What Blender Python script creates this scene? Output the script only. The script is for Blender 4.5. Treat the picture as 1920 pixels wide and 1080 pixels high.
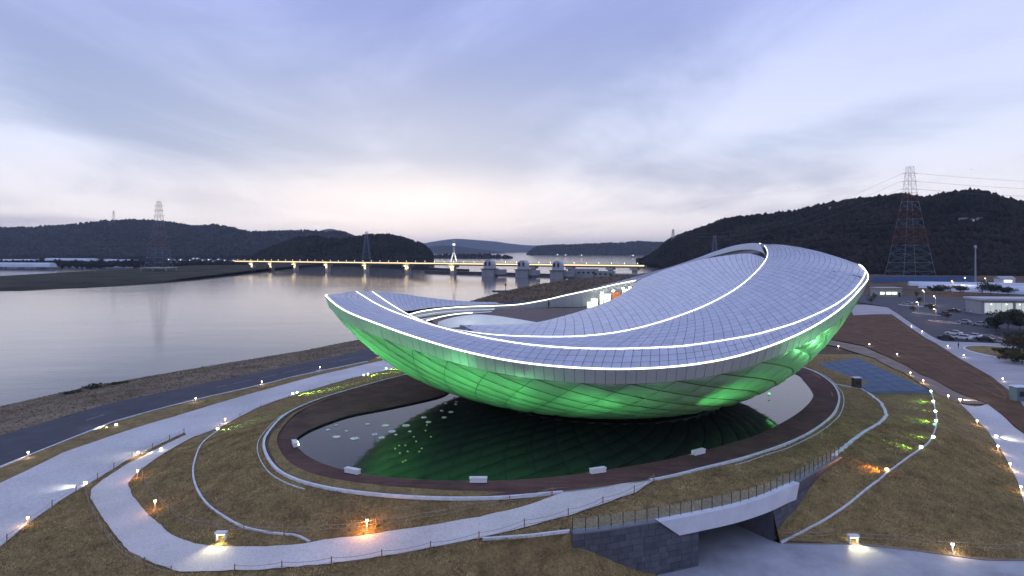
import bpy, math, random
import numpy as np
from mathutils import Vector, Matrix
from mathutils.bvhtree import BVHTree
from mathutils.geometry import delaunay_2d_cdt

random.seed(7)
rng = np.random.default_rng(7)
for _o in list(bpy.data.objects):
    bpy.data.objects.remove(_o, do_unlink=True)
scene = bpy.context.scene
COL = scene.collection

# ------------------------------------------------------------------ camera
F = 1200.0      # focal length in photo pixels (1920 wide)
EYE = 34.0      # eye height above the river
HOR = 470.0     # photo row of the horizon
cam_d = bpy.data.cameras.new('camera')
cam = bpy.data.objects.new('camera', cam_d)
COL.objects.link(cam)
cam.location = (0, 0, EYE)
cam.rotation_euler = (math.radians(90), 0, 0)
cam_d.sensor_width = 36
cam_d.lens = F / 1920 * 36
cam_d.shift_y = -(540 - HOR) / 1920
cam_d.clip_start = 0.5
cam_d.clip_end = 40000
scene.camera = cam

# ------------------------------------------------------------------ sky
world = bpy.data.worlds.new('World')
scene.world = world
world.use_nodes = True
wn = world.node_tree
for n in list(wn.nodes):
    wn.nodes.remove(n)


def nd(nt, t, **kw):
    n = nt.nodes.new(t)
    for k, v in kw.items():
        setattr(n, k, v)
    return n


def math_n(nt, op, a, b=None, c=None):
    n = nt.nodes.new('ShaderNodeMath')
    n.operation = op
    for i, v in enumerate((a, b, c)):
        if v is None:
            continue
        if isinstance(v, (int, float)):
            n.inputs[i].default_value = v
        else:
            nt.links.new(v, n.inputs[i])
    return n.outputs[0]


def ramp_n(nt, fac, stops, interp='LINEAR'):
    n = nt.nodes.new('ShaderNodeValToRGB')
    n.color_ramp.interpolation = interp
    els = n.color_ramp.elements
    while len(els) > 1:
        els.remove(els[-1])
    els[0].position = stops[0][0]
    els[0].color = (*stops[0][1], 1) if len(stops[0][1]) == 3 else stops[0][1]
    for p, c in stops[1:]:
        e = els.new(p)
        e.color = (*c, 1) if len(c) == 3 else c
    nt.links.new(fac, n.inputs[0])
    return n.outputs[0]


def mix_n(nt, fac, a, b, mode='MIX'):
    n = nt.nodes.new('ShaderNodeMix')
    n.data_type = 'RGBA'
    n.blend_type = mode
    if isinstance(fac, (int, float)):
        n.inputs[0].default_value = fac
    else:
        nt.links.new(fac, n.inputs[0])
    for i, v in ((6, a), (7, b)):
        if isinstance(v, tuple):
            n.inputs[i].default_value = (*v, 1) if len(v) == 3 else v
        else:
            nt.links.new(v, n.inputs[i])
    return n.outputs[2]


GLOW_AZ = math.radians(-9)          # the sunset glow lies a little left of the view axis
tc = nd(wn, 'ShaderNodeTexCoord')
sep = nd(wn, 'ShaderNodeSeparateXYZ')
wn.links.new(tc.outputs['Generated'], sep.inputs[0])
sx, sy, sz = sep.outputs
zc = math_n(wn, 'MAXIMUM', sz, 0.0)
# clouds lie on a flat sheet overhead: project the direction on it
den = math_n(wn, 'ADD', zc, 0.10)
cxn = math_n(wn, 'DIVIDE', sx, den)
cyn = math_n(wn, 'DIVIDE', sy, den)
comb = nd(wn, 'ShaderNodeCombineXYZ')
wn.links.new(cxn, comb.inputs[0])
wn.links.new(cyn, comb.inputs[1])


def cloud_noise(scale, loc, rot, stretch, detail, rough, dist):
    mp = nd(wn, 'ShaderNodeMapping')
    mp.inputs['Location'].default_value = loc
    mp.inputs['Rotation'].default_value = (0, 0, rot)
    mp.inputs['Scale'].default_value = stretch
    wn.links.new(comb.outputs[0], mp.inputs[0])
    n = nd(wn, 'ShaderNodeTexNoise')
    n.inputs['Scale'].default_value = scale
    n.inputs['Detail'].default_value = detail
    n.inputs['Roughness'].default_value = rough
    n.inputs['Distortion'].default_value = dist
    wn.links.new(mp.outputs[0], n.inputs['Vector'])
    return n.outputs['Fac']


big = cloud_noise(0.34, (4.7, 2.6, 0), 0.5, (1.0, 0.5, 1), 3, 0.5, 0.5)
fine = cloud_noise(0.8, (7.3, 2.2, 0), 0.5, (0.8, 0.5, 1), 7, 0.6, 0.9)
clo = math_n(wn, 'ADD', math_n(wn, 'MULTIPLY', big, 0.66), math_n(wn, 'MULTIPLY', fine, 0.34))
dark_c = ramp_n(wn, zc, [(0.0, (0.60, 0.53, 0.56)), (0.05, (0.52, 0.51, 0.61)), (0.15, (0.36, 0.43, 0.60)), (0.34, (0.29, 0.350, 0.64)), (1.0, (0.29, 0.350, 0.64))])
lite_c = ramp_n(wn, zc, [(0.0, (0.86, 0.74, 0.71)), (0.05, (0.90, 0.85, 0.86)), (0.15, (0.69, 0.735, 0.90)), (0.34, (0.49, 0.555, 0.90)), (1.0, (0.49, 0.555, 0.90))])
cmask = ramp_n(wn, clo, [(0.39, (0, 0, 0)), (0.57, (1, 1, 1))], 'EASE')
skyc = mix_n(wn, cmask, dark_c, lite_c)
# after-glow round the place where the sun went down
gx = math_n(wn, 'MULTIPLY', sx, math.sin(GLOW_AZ))
gy = math_n(wn, 'MULTIPLY', sy, math.cos(GLOW_AZ))
gd = math_n(wn, 'MAXIMUM', math_n(wn, 'ADD', gx, gy), 0.0)
gp = math_n(wn, 'POWER', gd, 22.0)
gz = ramp_n(wn, zc, [(0.0, (0.8, 0.8, 0.8)), (0.07, (1, 1, 1)), (0.15, (0.35, 0.35, 0.35)), (0.35, (0, 0, 0))], 'EASE')
gfac = math_n(wn, 'MULTIPLY', gp, gz)
skyc = mix_n(wn, math_n(wn, 'MULTIPLY', gfac, 0.8), skyc, (1.24, 1.12, 1.02))
bg_c = nd(wn, 'ShaderNodeBackground')
wn.links.new(skyc, bg_c.inputs[0])
bg_c.inputs[1].default_value = 1.0
sky = nd(wn, 'ShaderNodeTexSky', sky_type='NISHITA')
sky.sun_disc = False
sky.sun_elevation = math.radians(2.0)
sky.sun_rotation = GLOW_AZ
bg_s = nd(wn, 'ShaderNodeBackground')
wn.links.new(sky.outputs[0], bg_s.inputs[0])
bg_s.inputs[1].default_value = 0.10
mixw = nd(wn, 'ShaderNodeMixShader')
mixw.inputs[0].default_value = 0.98         # cloud cover over the clear sky
wn.links.new(bg_s.outputs[0], mixw.inputs[1])
wn.links.new(bg_c.outputs[0], mixw.inputs[2])
wo = nd(wn, 'ShaderNodeOutputWorld')
wn.links.new(mixw.outputs[0], wo.inputs[0])

# ------------------------------------------------------------------ sun (already down behind cloud: weak and very soft)
sun_d = bpy.data.lights.new('sun', 'SUN')
sun_d.energy = 0.2
sun_d.angle = math.radians(150)
sun_d.color = (1.0, 0.86, 0.74)
sun = bpy.data.objects.new('sun', sun_d)
COL.objects.link(sun)
_sd = Vector((math.sin(GLOW_AZ) * math.cos(math.radians(9)), math.cos(GLOW_AZ) * math.cos(math.radians(9)), math.sin(math.radians(9))))
sun.rotation_euler = _sd.to_track_quat('Z', 'Y').to_euler()
sun.location = (0, 0, 120)

vs = scene.view_settings
vs.view_transform = 'Standard'
vs.look = 'None'
vs.exposure = 0.30
vs.gamma = 1.0
vs.use_curve_mapping = False
scene.cycles.volume_bounces = 0
scene.cycles.max_bounces = 5

# ------------------------------------------------------------------ helpers


def P(x, y, Y):
    """photo pixel at depth Y -> world"""
    return Vector(((x - 960) / F * Y, Y, EYE - (y - HOR) / F * Y))


def PZ(x, y, z):
    """photo pixel on the level z -> world"""
    return P(x, y, F * (EYE - z) / (y - HOR))


def tag(o, label, cat, group=None):
    o['label'] = label
    o['category'] = cat
    if group:
        o['group'] = group
    return o


def kind(o, k):
    o['kind'] = k
    return o


ORD = ['first', 'second', 'third', 'fourth', 'fifth', 'sixth', 'seventh', 'eighth', 'ninth', 'tenth', 'eleventh', 'twelfth', 'thirteenth', 'fourteenth', 'fifteenth', 'sixteenth', 'seventeenth', 'eighteenth', 'nineteenth', 'twentieth', 'twenty-first', 'twenty-second', 'twenty-third', 'twenty-fourth', 'twenty-fifth', 'twenty-sixth', 'twenty-seventh', 'twenty-eighth', 'twenty-ninth', 'thirtieth']


def wloc(o):
    v = Vector((0, 0, 0))
    while o is not None:
        v += o.location
        o = o.parent
    return v


def empty(name, loc, rz=0.0):
    o = bpy.data.objects.new(name, None)
    o.empty_display_size = 0.2
    COL.objects.link(o)
    o.location = loc
    o.rotation_euler = (0, 0, rz)
    return o


def link(name, me, parent=None):
    o = bpy.data.objects.new(name, me)
    COL.objects.link(o)
    if parent is not None:
        o.parent = parent
    return o


class MB:
    def __init__(self):
        self.v = []
        self.f = []
        self.uv = None

    def quad(self, a, b, c, d):
        i = len(self.v)
        self.v += [tuple(a), tuple(b), tuple(c), tuple(d)]
        self.f.append((i, i + 1, i + 2, i + 3))

    def tri(self, a, b, c):
        i = len(self.v)
        self.v += [tuple(a), tuple(b), tuple(c)]
        self.f.append((i, i + 1, i + 2))

    def box(self, c, s, rz=0.0, taper=1.0):
        cx, cy, cz = c
        hx, hy, hz = s[0] / 2, s[1] / 2, s[2] / 2
        i = len(self.v)
        co, si = math.cos(rz), math.sin(rz)
        for z, t in ((-hz, 1.0), (hz, taper)):
            for x, y in ((-hx, -hy), (hx, -hy), (hx, hy), (-hx, hy)):
                x *= t
                y *= t
                self.v.append((cx + x * co - y * si, cy + x * si + y * co, cz + z))
        self.f += [(i, i + 3, i + 2, i + 1), (i + 4, i + 5, i + 6, i + 7), (i, i + 1, i + 5, i + 4), (i + 1, i + 2, i + 6, i + 5), (i + 2, i + 3, i + 7, i + 6), (i + 3, i, i + 4, i + 7)]
        return self

    def bar(self, a, b, r, n=4, r2=None):
        a = Vector(a)
        b = Vector(b)
        d = (b - a)
        if d.length < 1e-6:
            return self
        q = d.to_track_quat('Z', 'Y')
        r2 = r if r2 is None else r2
        i = len(self.v)
        for p, rr in ((a, r), (b, r2)):
            for k in range(n):
                t = 2 * math.pi * (k + .5) / n
                self.v.append(tuple(p + q @ Vector((math.cos(t) * rr, math.sin(t) * rr, 0))))
        for k in range(n):
            self.f.append((i + k, i + (k + 1) % n, i + n + (k + 1) % n, i + n + k))
        self.f.append(tuple(i + n - 1 - k for k in range(n)))
        self.f.append(tuple(i + n + k for k in range(n)))
        return self

    def tube(self, pts, r, n=6, closed=False):
        pts = [Vector(p) for p in pts]
        i0 = len(self.v)
        m = len(pts)
        for k in range(m):
            if closed:
                d = pts[(k + 1) % m] - pts[k - 1]
            else:
                d = pts[min(k + 1, m - 1)] - pts[max(k - 1, 0)]
            d.normalize()
            s = d.cross(Vector((0, 0, 1)))
            if s.length < 1e-4:
                s = Vector((1, 0, 0))
            s.normalize()
            u = s.cross(d)
            for j in range(n):
                t = 2 * math.pi * (j + .5) / n
                self.v.append(tuple(pts[k] + s * (math.cos(t) * r) + u * (math.sin(t) * r)))
        for k in range(m if closed else m - 1):
            a = i0 + k * n
            b = i0 + ((k + 1) % m) * n
            for j in range(n):
                self.f.append((a + j, a + (j + 1) % n, b + (j + 1) % n, b + j))
        return self

    def lathe(self, prof, n=12, c=(0, 0, 0)):
        i = len(self.v)
        for r, z in prof:
            for k in range(n):
                t = 2 * math.pi * k / n
                self.v.append((c[0] + r * math.cos(t), c[1] + r * math.sin(t), c[2] + z))
        for j in range(len(prof) - 1):
            for k in range(n):
                self.f.append((i + j * n + k, i + j * n + (k + 1) % n, i + (j + 1) * n + (k + 1) % n, i + (j + 1) * n + k))
        self.f.append(tuple(i + n - 1 - k for k in range(n)))
        self.f.append(tuple(i + (len(prof) - 1) * n + k for k in range(n)))
        return self

    def grid(self, rows, closed=False):
        i = len(self.v)
        n = len(rows[0])
        for r in rows:
            self.v += [tuple(p) for p in r]
        for a in range(len(rows) - 1):
            for k in range(n if closed else n - 1):
                self.f.append((i + a * n + k, i + a * n + (k + 1) % n, i + (a + 1) * n + (k + 1) % n, i + (a + 1) * n + k))
        return self

    def mesh(self, name, mat, off=None, smooth=False):
        me = bpy.data.meshes.new(name)
        v = self.v
        if off is not None:
            v = [(p[0] - off[0], p[1] - off[1], p[2] - off[2]) for p in v]
        me.from_pydata(v, [], self.f)
        if mat is not None:
            me.materials.append(mat)
        if smooth:
            me.polygons.foreach_set('use_smooth', [True] * len(me.polygons))
        me.update()
        return me

    def build(self, name, mat, parent=None, smooth=False, local=False):
        off = None if (local or parent is None) else wloc(parent)
        return link(name, self.mesh(name, mat, off, smooth), parent)


def copy_tree(o, parent=None):
    c = o.copy()
    COL.objects.link(c)
    if parent is not None:
        c.parent = parent
    for ch in list(o.children):
        copy_tree(ch, c)
    return c


def spot(name, parent, loc, target, power, color, cone, blend=0.6, size=0.15, local=False):
    d = bpy.data.lights.new(name, 'SPOT')
    d.energy = power
    d.color = color
    d.spot_size = math.radians(cone)
    d.spot_blend = blend
    d.shadow_soft_size = size
    o = bpy.data.objects.new(name, d)
    COL.objects.link(o)
    loc = Vector(loc)
    o.rotation_euler = (loc - Vector(target)).to_track_quat('Z', 'Y').to_euler()
    if parent is not None:
        o.parent = parent
        loc = loc - wloc(parent)
    o.location = loc
    return o


def point(name, parent, loc, power, color, size=0.12):
    d = bpy.data.lights.new(name, 'POINT')
    d.energy = power
    d.color = color
    d.shadow_soft_size = size
    o = bpy.data.objects.new(name, d)
    COL.objects.link(o)
    o.parent = parent
    o.location = loc
    return o


# ------------------------------------------------------------------ materials
MATS = {}


def mat(name, col, rough=0.7, metal=0.0, var=0.0, scale=1.0, col2=None, bump=0.0, bscale=None, detail=6, emit=None, estr=0.0, spec=0.5, coords='Object', stretch=(1, 1, 1), trans=0.0, ior=1.45, alpha=1.0, coat=0.0):
    if name in MATS:
        return MATS[name]
    m = bpy.data.materials.new(name)
    m.use_nodes = True
    nt = m.node_tree
    b = nt.nodes['Principled BSDF']
    b.inputs['Base Color'].default_value = (*col, 1)
    b.inputs['Roughness'].default_value = rough
    b.inputs['Metallic'].default_value = metal
    b.inputs['Specular IOR Level'].default_value = spec
    b.inputs['IOR'].default_value = ior
    b.inputs['Transmission Weight'].default_value = trans
    b.inputs['Alpha'].default_value = alpha
    b.inputs['Coat Weight'].default_value = coat
    if emit:
        b.inputs['Emission Color'].default_value = (*emit, 1)
        b.inputs['Emission Strength'].default_value = estr
    if var > 0 or col2 or bump > 0:
        t = nt.nodes.new('ShaderNodeTexCoord')
        mp = nt.nodes.new('ShaderNodeMapping')
        mp.inputs['Scale'].default_value = stretch
        nt.links.new(t.outputs[coords], mp.inputs[0])
        if var > 0 or col2:
            n = nt.nodes.new('ShaderNodeTexNoise')
            n.inputs['Scale'].default_value = scale
            n.inputs['Detail'].default_value = detail
            n.inputs['Roughness'].default_value = 0.65
            nt.links.new(mp.outputs[0], n.inputs['Vector'])
            lo = tuple(c * (1 - var) for c in col)
            hi = tuple(min(1, c * (1 + var)) for c in (col2 or col))
            out = ramp_n(nt, n.outputs['Fac'], [(0.32, lo), (0.68, hi)])
            nt.links.new(out, b.inputs['Base Color'])
        if bump > 0:
            n2 = nt.nodes.new('ShaderNodeTexNoise')
            n2.inputs['Scale'].default_value = bscale or scale * 4
            n2.inputs['Detail'].default_value = 5
            nt.links.new(mp.outputs[0], n2.inputs['Vector'])
            bp = nt.nodes.new('ShaderNodeBump')
            bp.inputs['Strength'].default_value = bump
            bp.inputs['Distance'].default_value = 0.1
            nt.links.new(n2.outputs['Fac'], bp.inputs['Height'])
            nt.links.new(bp.outputs[0], b.inputs['Normal'])
    MATS[name] = m
    return m


def lawn_material():
    m = bpy.data.materials.new('dry_lawn')
    m.use_nodes = True
    nt = m.node_tree
    b = nt.nodes['Principled BSDF']
    b.inputs['Roughness'].default_value = 0.95
    b.inputs['Specular IOR Level'].default_value = 0.15
    t = nt.nodes.new('ShaderNodeTexCoord')

    def noise(s, d, r=0.65):
        n = nt.nodes.new('ShaderNodeTexNoise')
        n.inputs['Scale'].default_value = s
        n.inputs['Detail'].default_value = d
        n.inputs['Roughness'].default_value = r
        nt.links.new(t.outputs['Object'], n.inputs['Vector'])
        return n.outputs['Fac']
    a = ramp_n(nt, noise(0.07, 3), [(0.38, (0.22, 0.165, 0.080)), (0.62, (0.27, 0.222, 0.094))])
    c = ramp_n(nt, noise(0.55, 8, 0.75), [(0.36, (0.112, 0.079, 0.040)), (0.66, (0.37, 0.275, 0.126))])
    mx = mix_n(nt, 0.6, a, c)
    d = ramp_n(nt, noise(3.2, 6, 0.8), [(0.35, (0.55, 0.55, 0.55)), (0.65, (1.4, 1.35, 1.25))])
    mx = mix_n(nt, 0.75, mx, d, 'MULTIPLY')
    nt.links.new(mx, b.inputs['Base Color'])
    bp = nt.nodes.new('ShaderNodeBump')
    bp.inputs['Strength'].default_value = 0.9
    bp.inputs['Distance'].default_value = 0.12
    nt.links.new(noise(4.5, 6, 0.8), bp.inputs['Height'])
    nt.links.new(bp.outputs[0], b.inputs['Normal'])
    return m


M_LAWN = lawn_material()
M_FIELD = mat('bare_field', (0.13, 0.08, 0.05), 0.95, var=0.25, scale=0.25, bump=0.6, bscale=3, spec=0.1)
M_PATH = mat('pale_gravel', (0.64, 0.64, 0.65), 0.9, var=0.2, scale=2.2, bump=0.5, bscale=14, detail=12, spec=0.2)
M_PAVE = mat('pale_paving', (0.58, 0.61, 0.65), 0.75, var=0.2, scale=0.35, bump=0.15, bscale=5, detail=10, spec=0.3)


def paving_material(name, col, big, small):
    m = bpy.data.materials.new(name)
    m.use_nodes = True
    nt = m.node_tree
    b = nt.nodes['Principled BSDF']
    b.inputs['Roughness'].default_value = 0.9
    b.inputs['Specular IOR Level'].default_value = 0.2
    t = nt.nodes.new('ShaderNodeTexCoord')

    def noise(sc, d, r):
        n = nt.nodes.new('ShaderNodeTexNoise')
        n.inputs['Scale'].default_value = sc
        n.inputs['Detail'].default_value = d
        n.inputs['Roughness'].default_value = r
        nt.links.new(t.outputs['Object'], n.inputs['Vector'])
        return n.outputs['Fac']
    a = ramp_n(nt, noise(big, 5, .6), [(0.33, tuple(c * .80 for c in col)), (0.6, col), (0.8, tuple(min(1, c * 1.06) for c in col))])
    g = ramp_n(nt, noise(small, 6, .8), [(0.32, (.72, .72, .73)), (0.55, (1, 1, 1)), (0.72, (1.12, 1.12, 1.12))])
    st = ramp_n(nt, noise(.9, 8, .75), [(0.28, (.78, .76, .74)), (0.42, (1, 1, 1))])
    mx = mix_n(nt, 1.0, mix_n(nt, 1.0, a, g, 'MULTIPLY'), st, 'MULTIPLY')
    nt.links.new(mx, b.inputs['Base Color'])
    bp = nt.nodes.new('ShaderNodeBump')
    bp.inputs['Strength'].default_value = .5
    bp.inputs['Distance'].default_value = .05
    nt.links.new(noise(small, 6, .8), bp.inputs['Height'])
    nt.links.new(bp.outputs[0], b.inputs['Normal'])
    return m


M_PATH = paving_material('pale_gravel', (0.69, 0.67, 0.64), 0.10, 5.0)
M_PAVE = paving_material('pale_paving', (0.63, 0.63, 0.63), 0.08, 3.0)
M_TAN = mat('tan_gravel', (0.25, 0.20, 0.165), 0.95, var=0.2, scale=0.3, bump=0.3, bscale=8, spec=0.15)
M_PLAZA = mat('grey_plaza', (0.36, 0.375, 0.41), 0.7, var=0.28, scale=0.18, bump=0.2, bscale=6, detail=10, spec=0.3)
M_ROAD = mat('asphalt', (0.055, 0.06, 0.075), 0.8, var=0.2, scale=0.3, bump=0.2, bscale=12, spec=0.3)
M_LINE = mat('road_paint', (0.30, 0.31, 0.33), 0.7, var=0.3, scale=1.2)
M_KERB = mat('white_kerb_stone', (0.62, 0.66, 0.72), 0.6, var=0.15, scale=1.0)
M_REED = mat('dry_reed', (0.14, 0.11, 0.075), 0.95, col2=(0.20, 0.16, 0.11), var=0.2, scale=0.12, bump=0.4, bscale=1.5, spec=0.1)
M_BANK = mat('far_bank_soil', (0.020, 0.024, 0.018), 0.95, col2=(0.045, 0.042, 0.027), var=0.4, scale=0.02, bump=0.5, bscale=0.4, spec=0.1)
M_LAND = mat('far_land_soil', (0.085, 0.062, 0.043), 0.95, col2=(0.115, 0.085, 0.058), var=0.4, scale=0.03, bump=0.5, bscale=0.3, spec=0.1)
M_WHITE = mat('white_paint', (0.72, 0.73, 0.75), 0.5, var=0.05, scale=2)
M_STEEL = mat('galvanised_steel', (0.35, 0.37, 0.40), 0.45, metal=0.6, var=0.15, scale=3)
M_DARK = mat('dark_metal', (0.03, 0.03, 0.035), 0.5, metal=0.3)
M_WOODP = mat('fence_wood', (0.27, 0.16, 0.09), 0.8, var=0.3, scale=6)
M_ROPE = mat('fence_rope', (0.32, 0.28, 0.25), 0.9, var=0.2, scale=8)


def deck_material():
    m = bpy.data.materials.new('timber_deck')
    m.use_nodes = True
    nt = m.node_tree
    b = nt.nodes['Principled BSDF']
    b.inputs['Roughness'].default_value = 0.85
    b.inputs['Specular IOR Level'].default_value = 0.1
    t = nt.nodes.new('ShaderNodeTexCoord')
    mp = nt.nodes.new('ShaderNodeMapping')
    mp.inputs['Rotation'].default_value = (0, 0, 0.05)
    nt.links.new(t.outputs['Object'], mp.inputs[0])
    br = nt.nodes.new('ShaderNodeTexBrick')
    br.inputs['Scale'].default_value = 1.0
    br.inputs['Brick Width'].default_value = 3.0
    br.inputs['Row Height'].default_value = 0.15
    br.inputs['Mortar Size'].default_value = 0.012
    br.inputs['Color1'].default_value = (0.105, 0.058, 0.054, 1)
    br.inputs['Color2'].default_value = (0.15, 0.088, 0.08, 1)
    br.inputs['Mortar'].default_value = (0.02, 0.012, 0.012, 1)
    nt.links.new(mp.outputs[0], br.inputs['Vector'])
    n = nt.nodes.new('ShaderNodeTexNoise')
    n.inputs['Scale'].default_value = 0.35
    n.inputs['Detail'].default_value = 6
    nt.links.new(t.outputs['Object'], n.inputs['Vector'])
    w = ramp_n(nt, n.outputs['Fac'], [(0.35, (0.75, 0.75, 0.75)), (0.65, (1.25, 1.2, 1.15))])
    nt.links.new(mix_n(nt, 0.9, br.outputs['Color'], w, 'MULTIPLY'), b.inputs['Base Color'])
    return m


M_DECK = deck_material()


def water_material(name, col, rough, specs, ior=1.33):
    m = bpy.data.materials.new(name)
    m.use_nodes = True
    nt = m.node_tree
    b = nt.nodes['Principled BSDF']
    b.inputs['Base Color'].default_value = (*col, 1)
    b.inputs['Roughness'].default_value = rough
    b.inputs['IOR'].default_value = ior
    t = nt.nodes.new('ShaderNodeTexCoord')
    h = None
    for sc, st, amp in specs:
        mp = nt.nodes.new('ShaderNodeMapping')
        mp.inputs['Scale'].default_value = st
        nt.links.new(t.outputs['Object'], mp.inputs[0])
        n = nt.nodes.new('ShaderNodeTexNoise')
        n.inputs['Scale'].default_value = sc
        n.inputs['Detail'].default_value = 4
        nt.links.new(mp.outputs[0], n.inputs['Vector'])
        v = math_n(nt, 'MULTIPLY', n.outputs['Fac'], amp)
        h = v if h is None else math_n(nt, 'ADD', h, v)
    if h is not None:
        bp = nt.nodes.new('ShaderNodeBump')
        bp.inputs['Strength'].default_value = 1.0
        bp.inputs['Distance'].default_value = 1.0
        nt.links.new(h, bp.inputs['Height'])
        nt.links.new(bp.outputs[0], b.inputs['Normal'])
    return m


M_RIVER = water_material('river_water', (0.10, 0.10, 0.105), 0.10, [(0.05, (0.5, 1, 1), 0.10), (0.6, (0.6, 1, 1), 0.02), (0.006, (0.35, 1.3, 1), 0.25)])
M_POOL = water_material('pool_water', (0.012, 0.014, 0.016), 0.03, [(0.7, (1, 1, 1), 0.010), (3.0, (1, 1, 1), 0.002)], 1.33)

# ------------------------------------------------------------------ terrain heights
RING = [(494.6, 837.8), (509, 870), (538, 893), (591, 911), (667, 924), (786, 934), (917, 935), (1034, 926), (1140, 914), (1240, 898), (1313, 880.6), (1415, 854), (1502.5, 821), (1555, 786), (1572.5, 756.7), (1569.6, 733), (1552, 713), (1520, 695)]
RING_BACK = [(58, 137), (50, 145), (36, 151), (20, 152), (2, 147), (-12, 136)]
RING_LEFT = [(742, 708), (667, 728.5), (597, 750), (538, 777), (503, 812)]
DECK_Z = 10.0


def smooth_closed(pts, n):
    """periodic Catmull-Rom through 2D/3D points, n samples, uniform in length"""
    p = np.array([tuple(q) for q in pts], float)
    m = len(p)
    out = []
    for i in range(m):
        p0, p1, p2, p3 = p[i - 1], p[i], p[(i + 1) % m], p[(i + 2) % m]
        for t in np.linspace(0, 1, 24, endpoint=False):
            out.append(0.5 * ((2 * p1) + (-p0 + p2) * t + (2 * p0 - 5 * p1 + 4 * p2 - p3) * t * t + (-p0 + 3 * p1 - 3 * p2 + p3) * t ** 3))
    out = np.array(out + [out[0]])
    L = np.r_[0, np.cumsum(np.linalg.norm(np.diff(out, axis=0), axis=1))]
    s = np.linspace(0, L[-1], n, endpoint=False)
    return np.stack([np.interp(s, L, out[:, k]) for k in range(out.shape[1])], 1)


def smooth_open(pts, n):
    p = np.array([tuple(q) for q in pts], float)
    m = len(p)
    q = np.vstack([2 * p[0] - p[1], p, 2 * p[-1] - p[-2]])
    out = []
    for i in range(1, m):
        p0, p1, p2, p3 = q[i - 1], q[i], q[i + 1], q[i + 2]
        for t in np.linspace(0, 1, 24, endpoint=False):
            out.append(0.5 * ((2 * p1) + (-p0 + p2) * t + (2 * p0 - 5 * p1 + 4 * p2 - p3) * t * t + (-p0 + 3 * p1 - 3 * p2 + p3) * t ** 3))
    out = np.array(out + [p[-1]])
    L = np.r_[0, np.cumsum(np.linalg.norm(np.diff(out, axis=0), axis=1))]
    s = np.linspace(0, L[-1], n)
    return np.stack([np.interp(s, L, out[:, k]) for k in range(out.shape[1])], 1)


ring_w = [tuple(PZ(x, y, DECK_Z))[:2] for x, y in RING] + RING_BACK + [tuple(PZ(x, y, DECK_Z))[:2] for x, y in RING_LEFT]
RINGC = smooth_closed(ring_w, 260)

GUARD_PX = [(1069, 998), (1125, 992), (1180, 983), (1226, 976), (1305, 961), (1370, 947), (1425, 930), (1464, 913), (1484, 905), (1520, 884), (1569, 856)]
TOPZ = 9.7
guard_w = [tuple(PZ(x, y, TOPZ))[:2] for x, y in GUARD_PX]
GUARD = smooth_open(guard_w, 90)          # line of the retaining wall and the little bridge

ctrl = [(*PZ(x, y, DECK_Z)[:2], DECK_Z) for x, y in RING + RING_LEFT] + [(x, y, DECK_Z) for x, y in RING_BACK]
ctrl += [(15, 105, 10), (0, 95, 10), (30, 95, 10), (15, 80, 10), (40, 120, 10), (20, 130, 10), (-15, 105, 10), (-15, 85, 10)]


def cp(z, *pts):
    for x, y in pts:
        ctrl.append((*PZ(x, y, z)[:2], z))


def cpz(*pts):
    for x, y, z in pts:
        ctrl.append((*PZ(x, y, z)[:2], z))


cp(5.3, (0, 907), (117, 850), (233, 810), (408, 757), (560, 716), (737, 673))
cpz((480, 768, 5.6), (597, 728, 5.6), (684, 704, 5.6), (760, 688, 5.6), (52, 984, 5.4), (117, 937, 5.5), (157, 914, 5.6), (0, 1027, 5.3))
cpz((417, 800, 5.8), (370, 817, 5.8), (292, 861, 5.8), (257, 887, 5.9), (239, 908, 5.9), (248, 931, 6.0), (274, 963, 6.1), (321, 1004, 6.3), (365, 1021, 6.6), (408, 1027, 6.8), (554, 1023, 7.3), (692, 1004, 7.9), (808, 987, 8.5), (960, 957, 9.3), (1057, 925, 9.95))
cpz((169, 934, 5.6), (190, 969, 5.7), (242, 1036, 5.8), (292, 1060, 5.9), (338, 1074, 6.0), (487, 1070, 6.6), (610, 1060, 7.1), (802, 1030, 8.1), (900, 1011, 8.7), (987, 990, 9.2), (1066, 969, 9.6), (1133, 946, 9.8), (1192, 925, 9.95))
cpz((0, 817, 5.0), (204, 757, 5.0), (560, 683, 5.0), (0, 877, 5.1), (187, 802, 5.1), (364, 751, 5.1), (560, 705, 5.1), (690, 658, 5.0), (690, 676, 5.1))
cpz((0, 790, 3.2), (233, 725, 3.2), (560, 668, 3.2), (690, 645, 3.2))
cp(-0.4, (0, 760), (163, 725), (292, 702), (437, 678), (560, 658), (690, 633), (800, 598))
ctrl += [(-150, 150, -3), (-120, 200, -3), (-100, 250, -3), (-90, 320, -3), (-140, 110, -1.5), (-160, 60, 0)]
ctrl += [(-50, 50, 5.0), (-60, 46, 5.0), (-30, 50, 5.2), (-20, 49, 5.8), (-8, 49, 6.3), (-90, 60, 5), (-75, 50, 5), (-40, 40, 5), (0, 40, 5.2), (20, 40, 5), (50, 40, 5), (90, 40, 5)]
cpz((1561, 856, 9.7), (1590, 832, 9.6), (1642, 800, 9.4), (1660, 780, 9.4), (1642, 748, 9.3), (1619, 730, 9.2), (1561, 720, 9.8), (1535, 683, 9.3), (1607, 671, 9.0), (1630, 735, 9.1))
cpz((1600, 940, 7.2), (1665, 885, 8.2), (1720, 845, 8.5), (1748, 815, 8.6), (1755, 780, 8.7), (1745, 735, 8.8))
cpz((1800, 757, 5.6), (1840, 795, 5.4), (1870, 835, 5.3), (1895, 876, 5.2), (1915, 920, 5.1), (1850, 757, 5.5), (1920, 815, 5.3), (1890, 960, 5.3), (1790, 900, 6.7), (1700, 935, 6.9), (1770, 980, 5.9))
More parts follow.
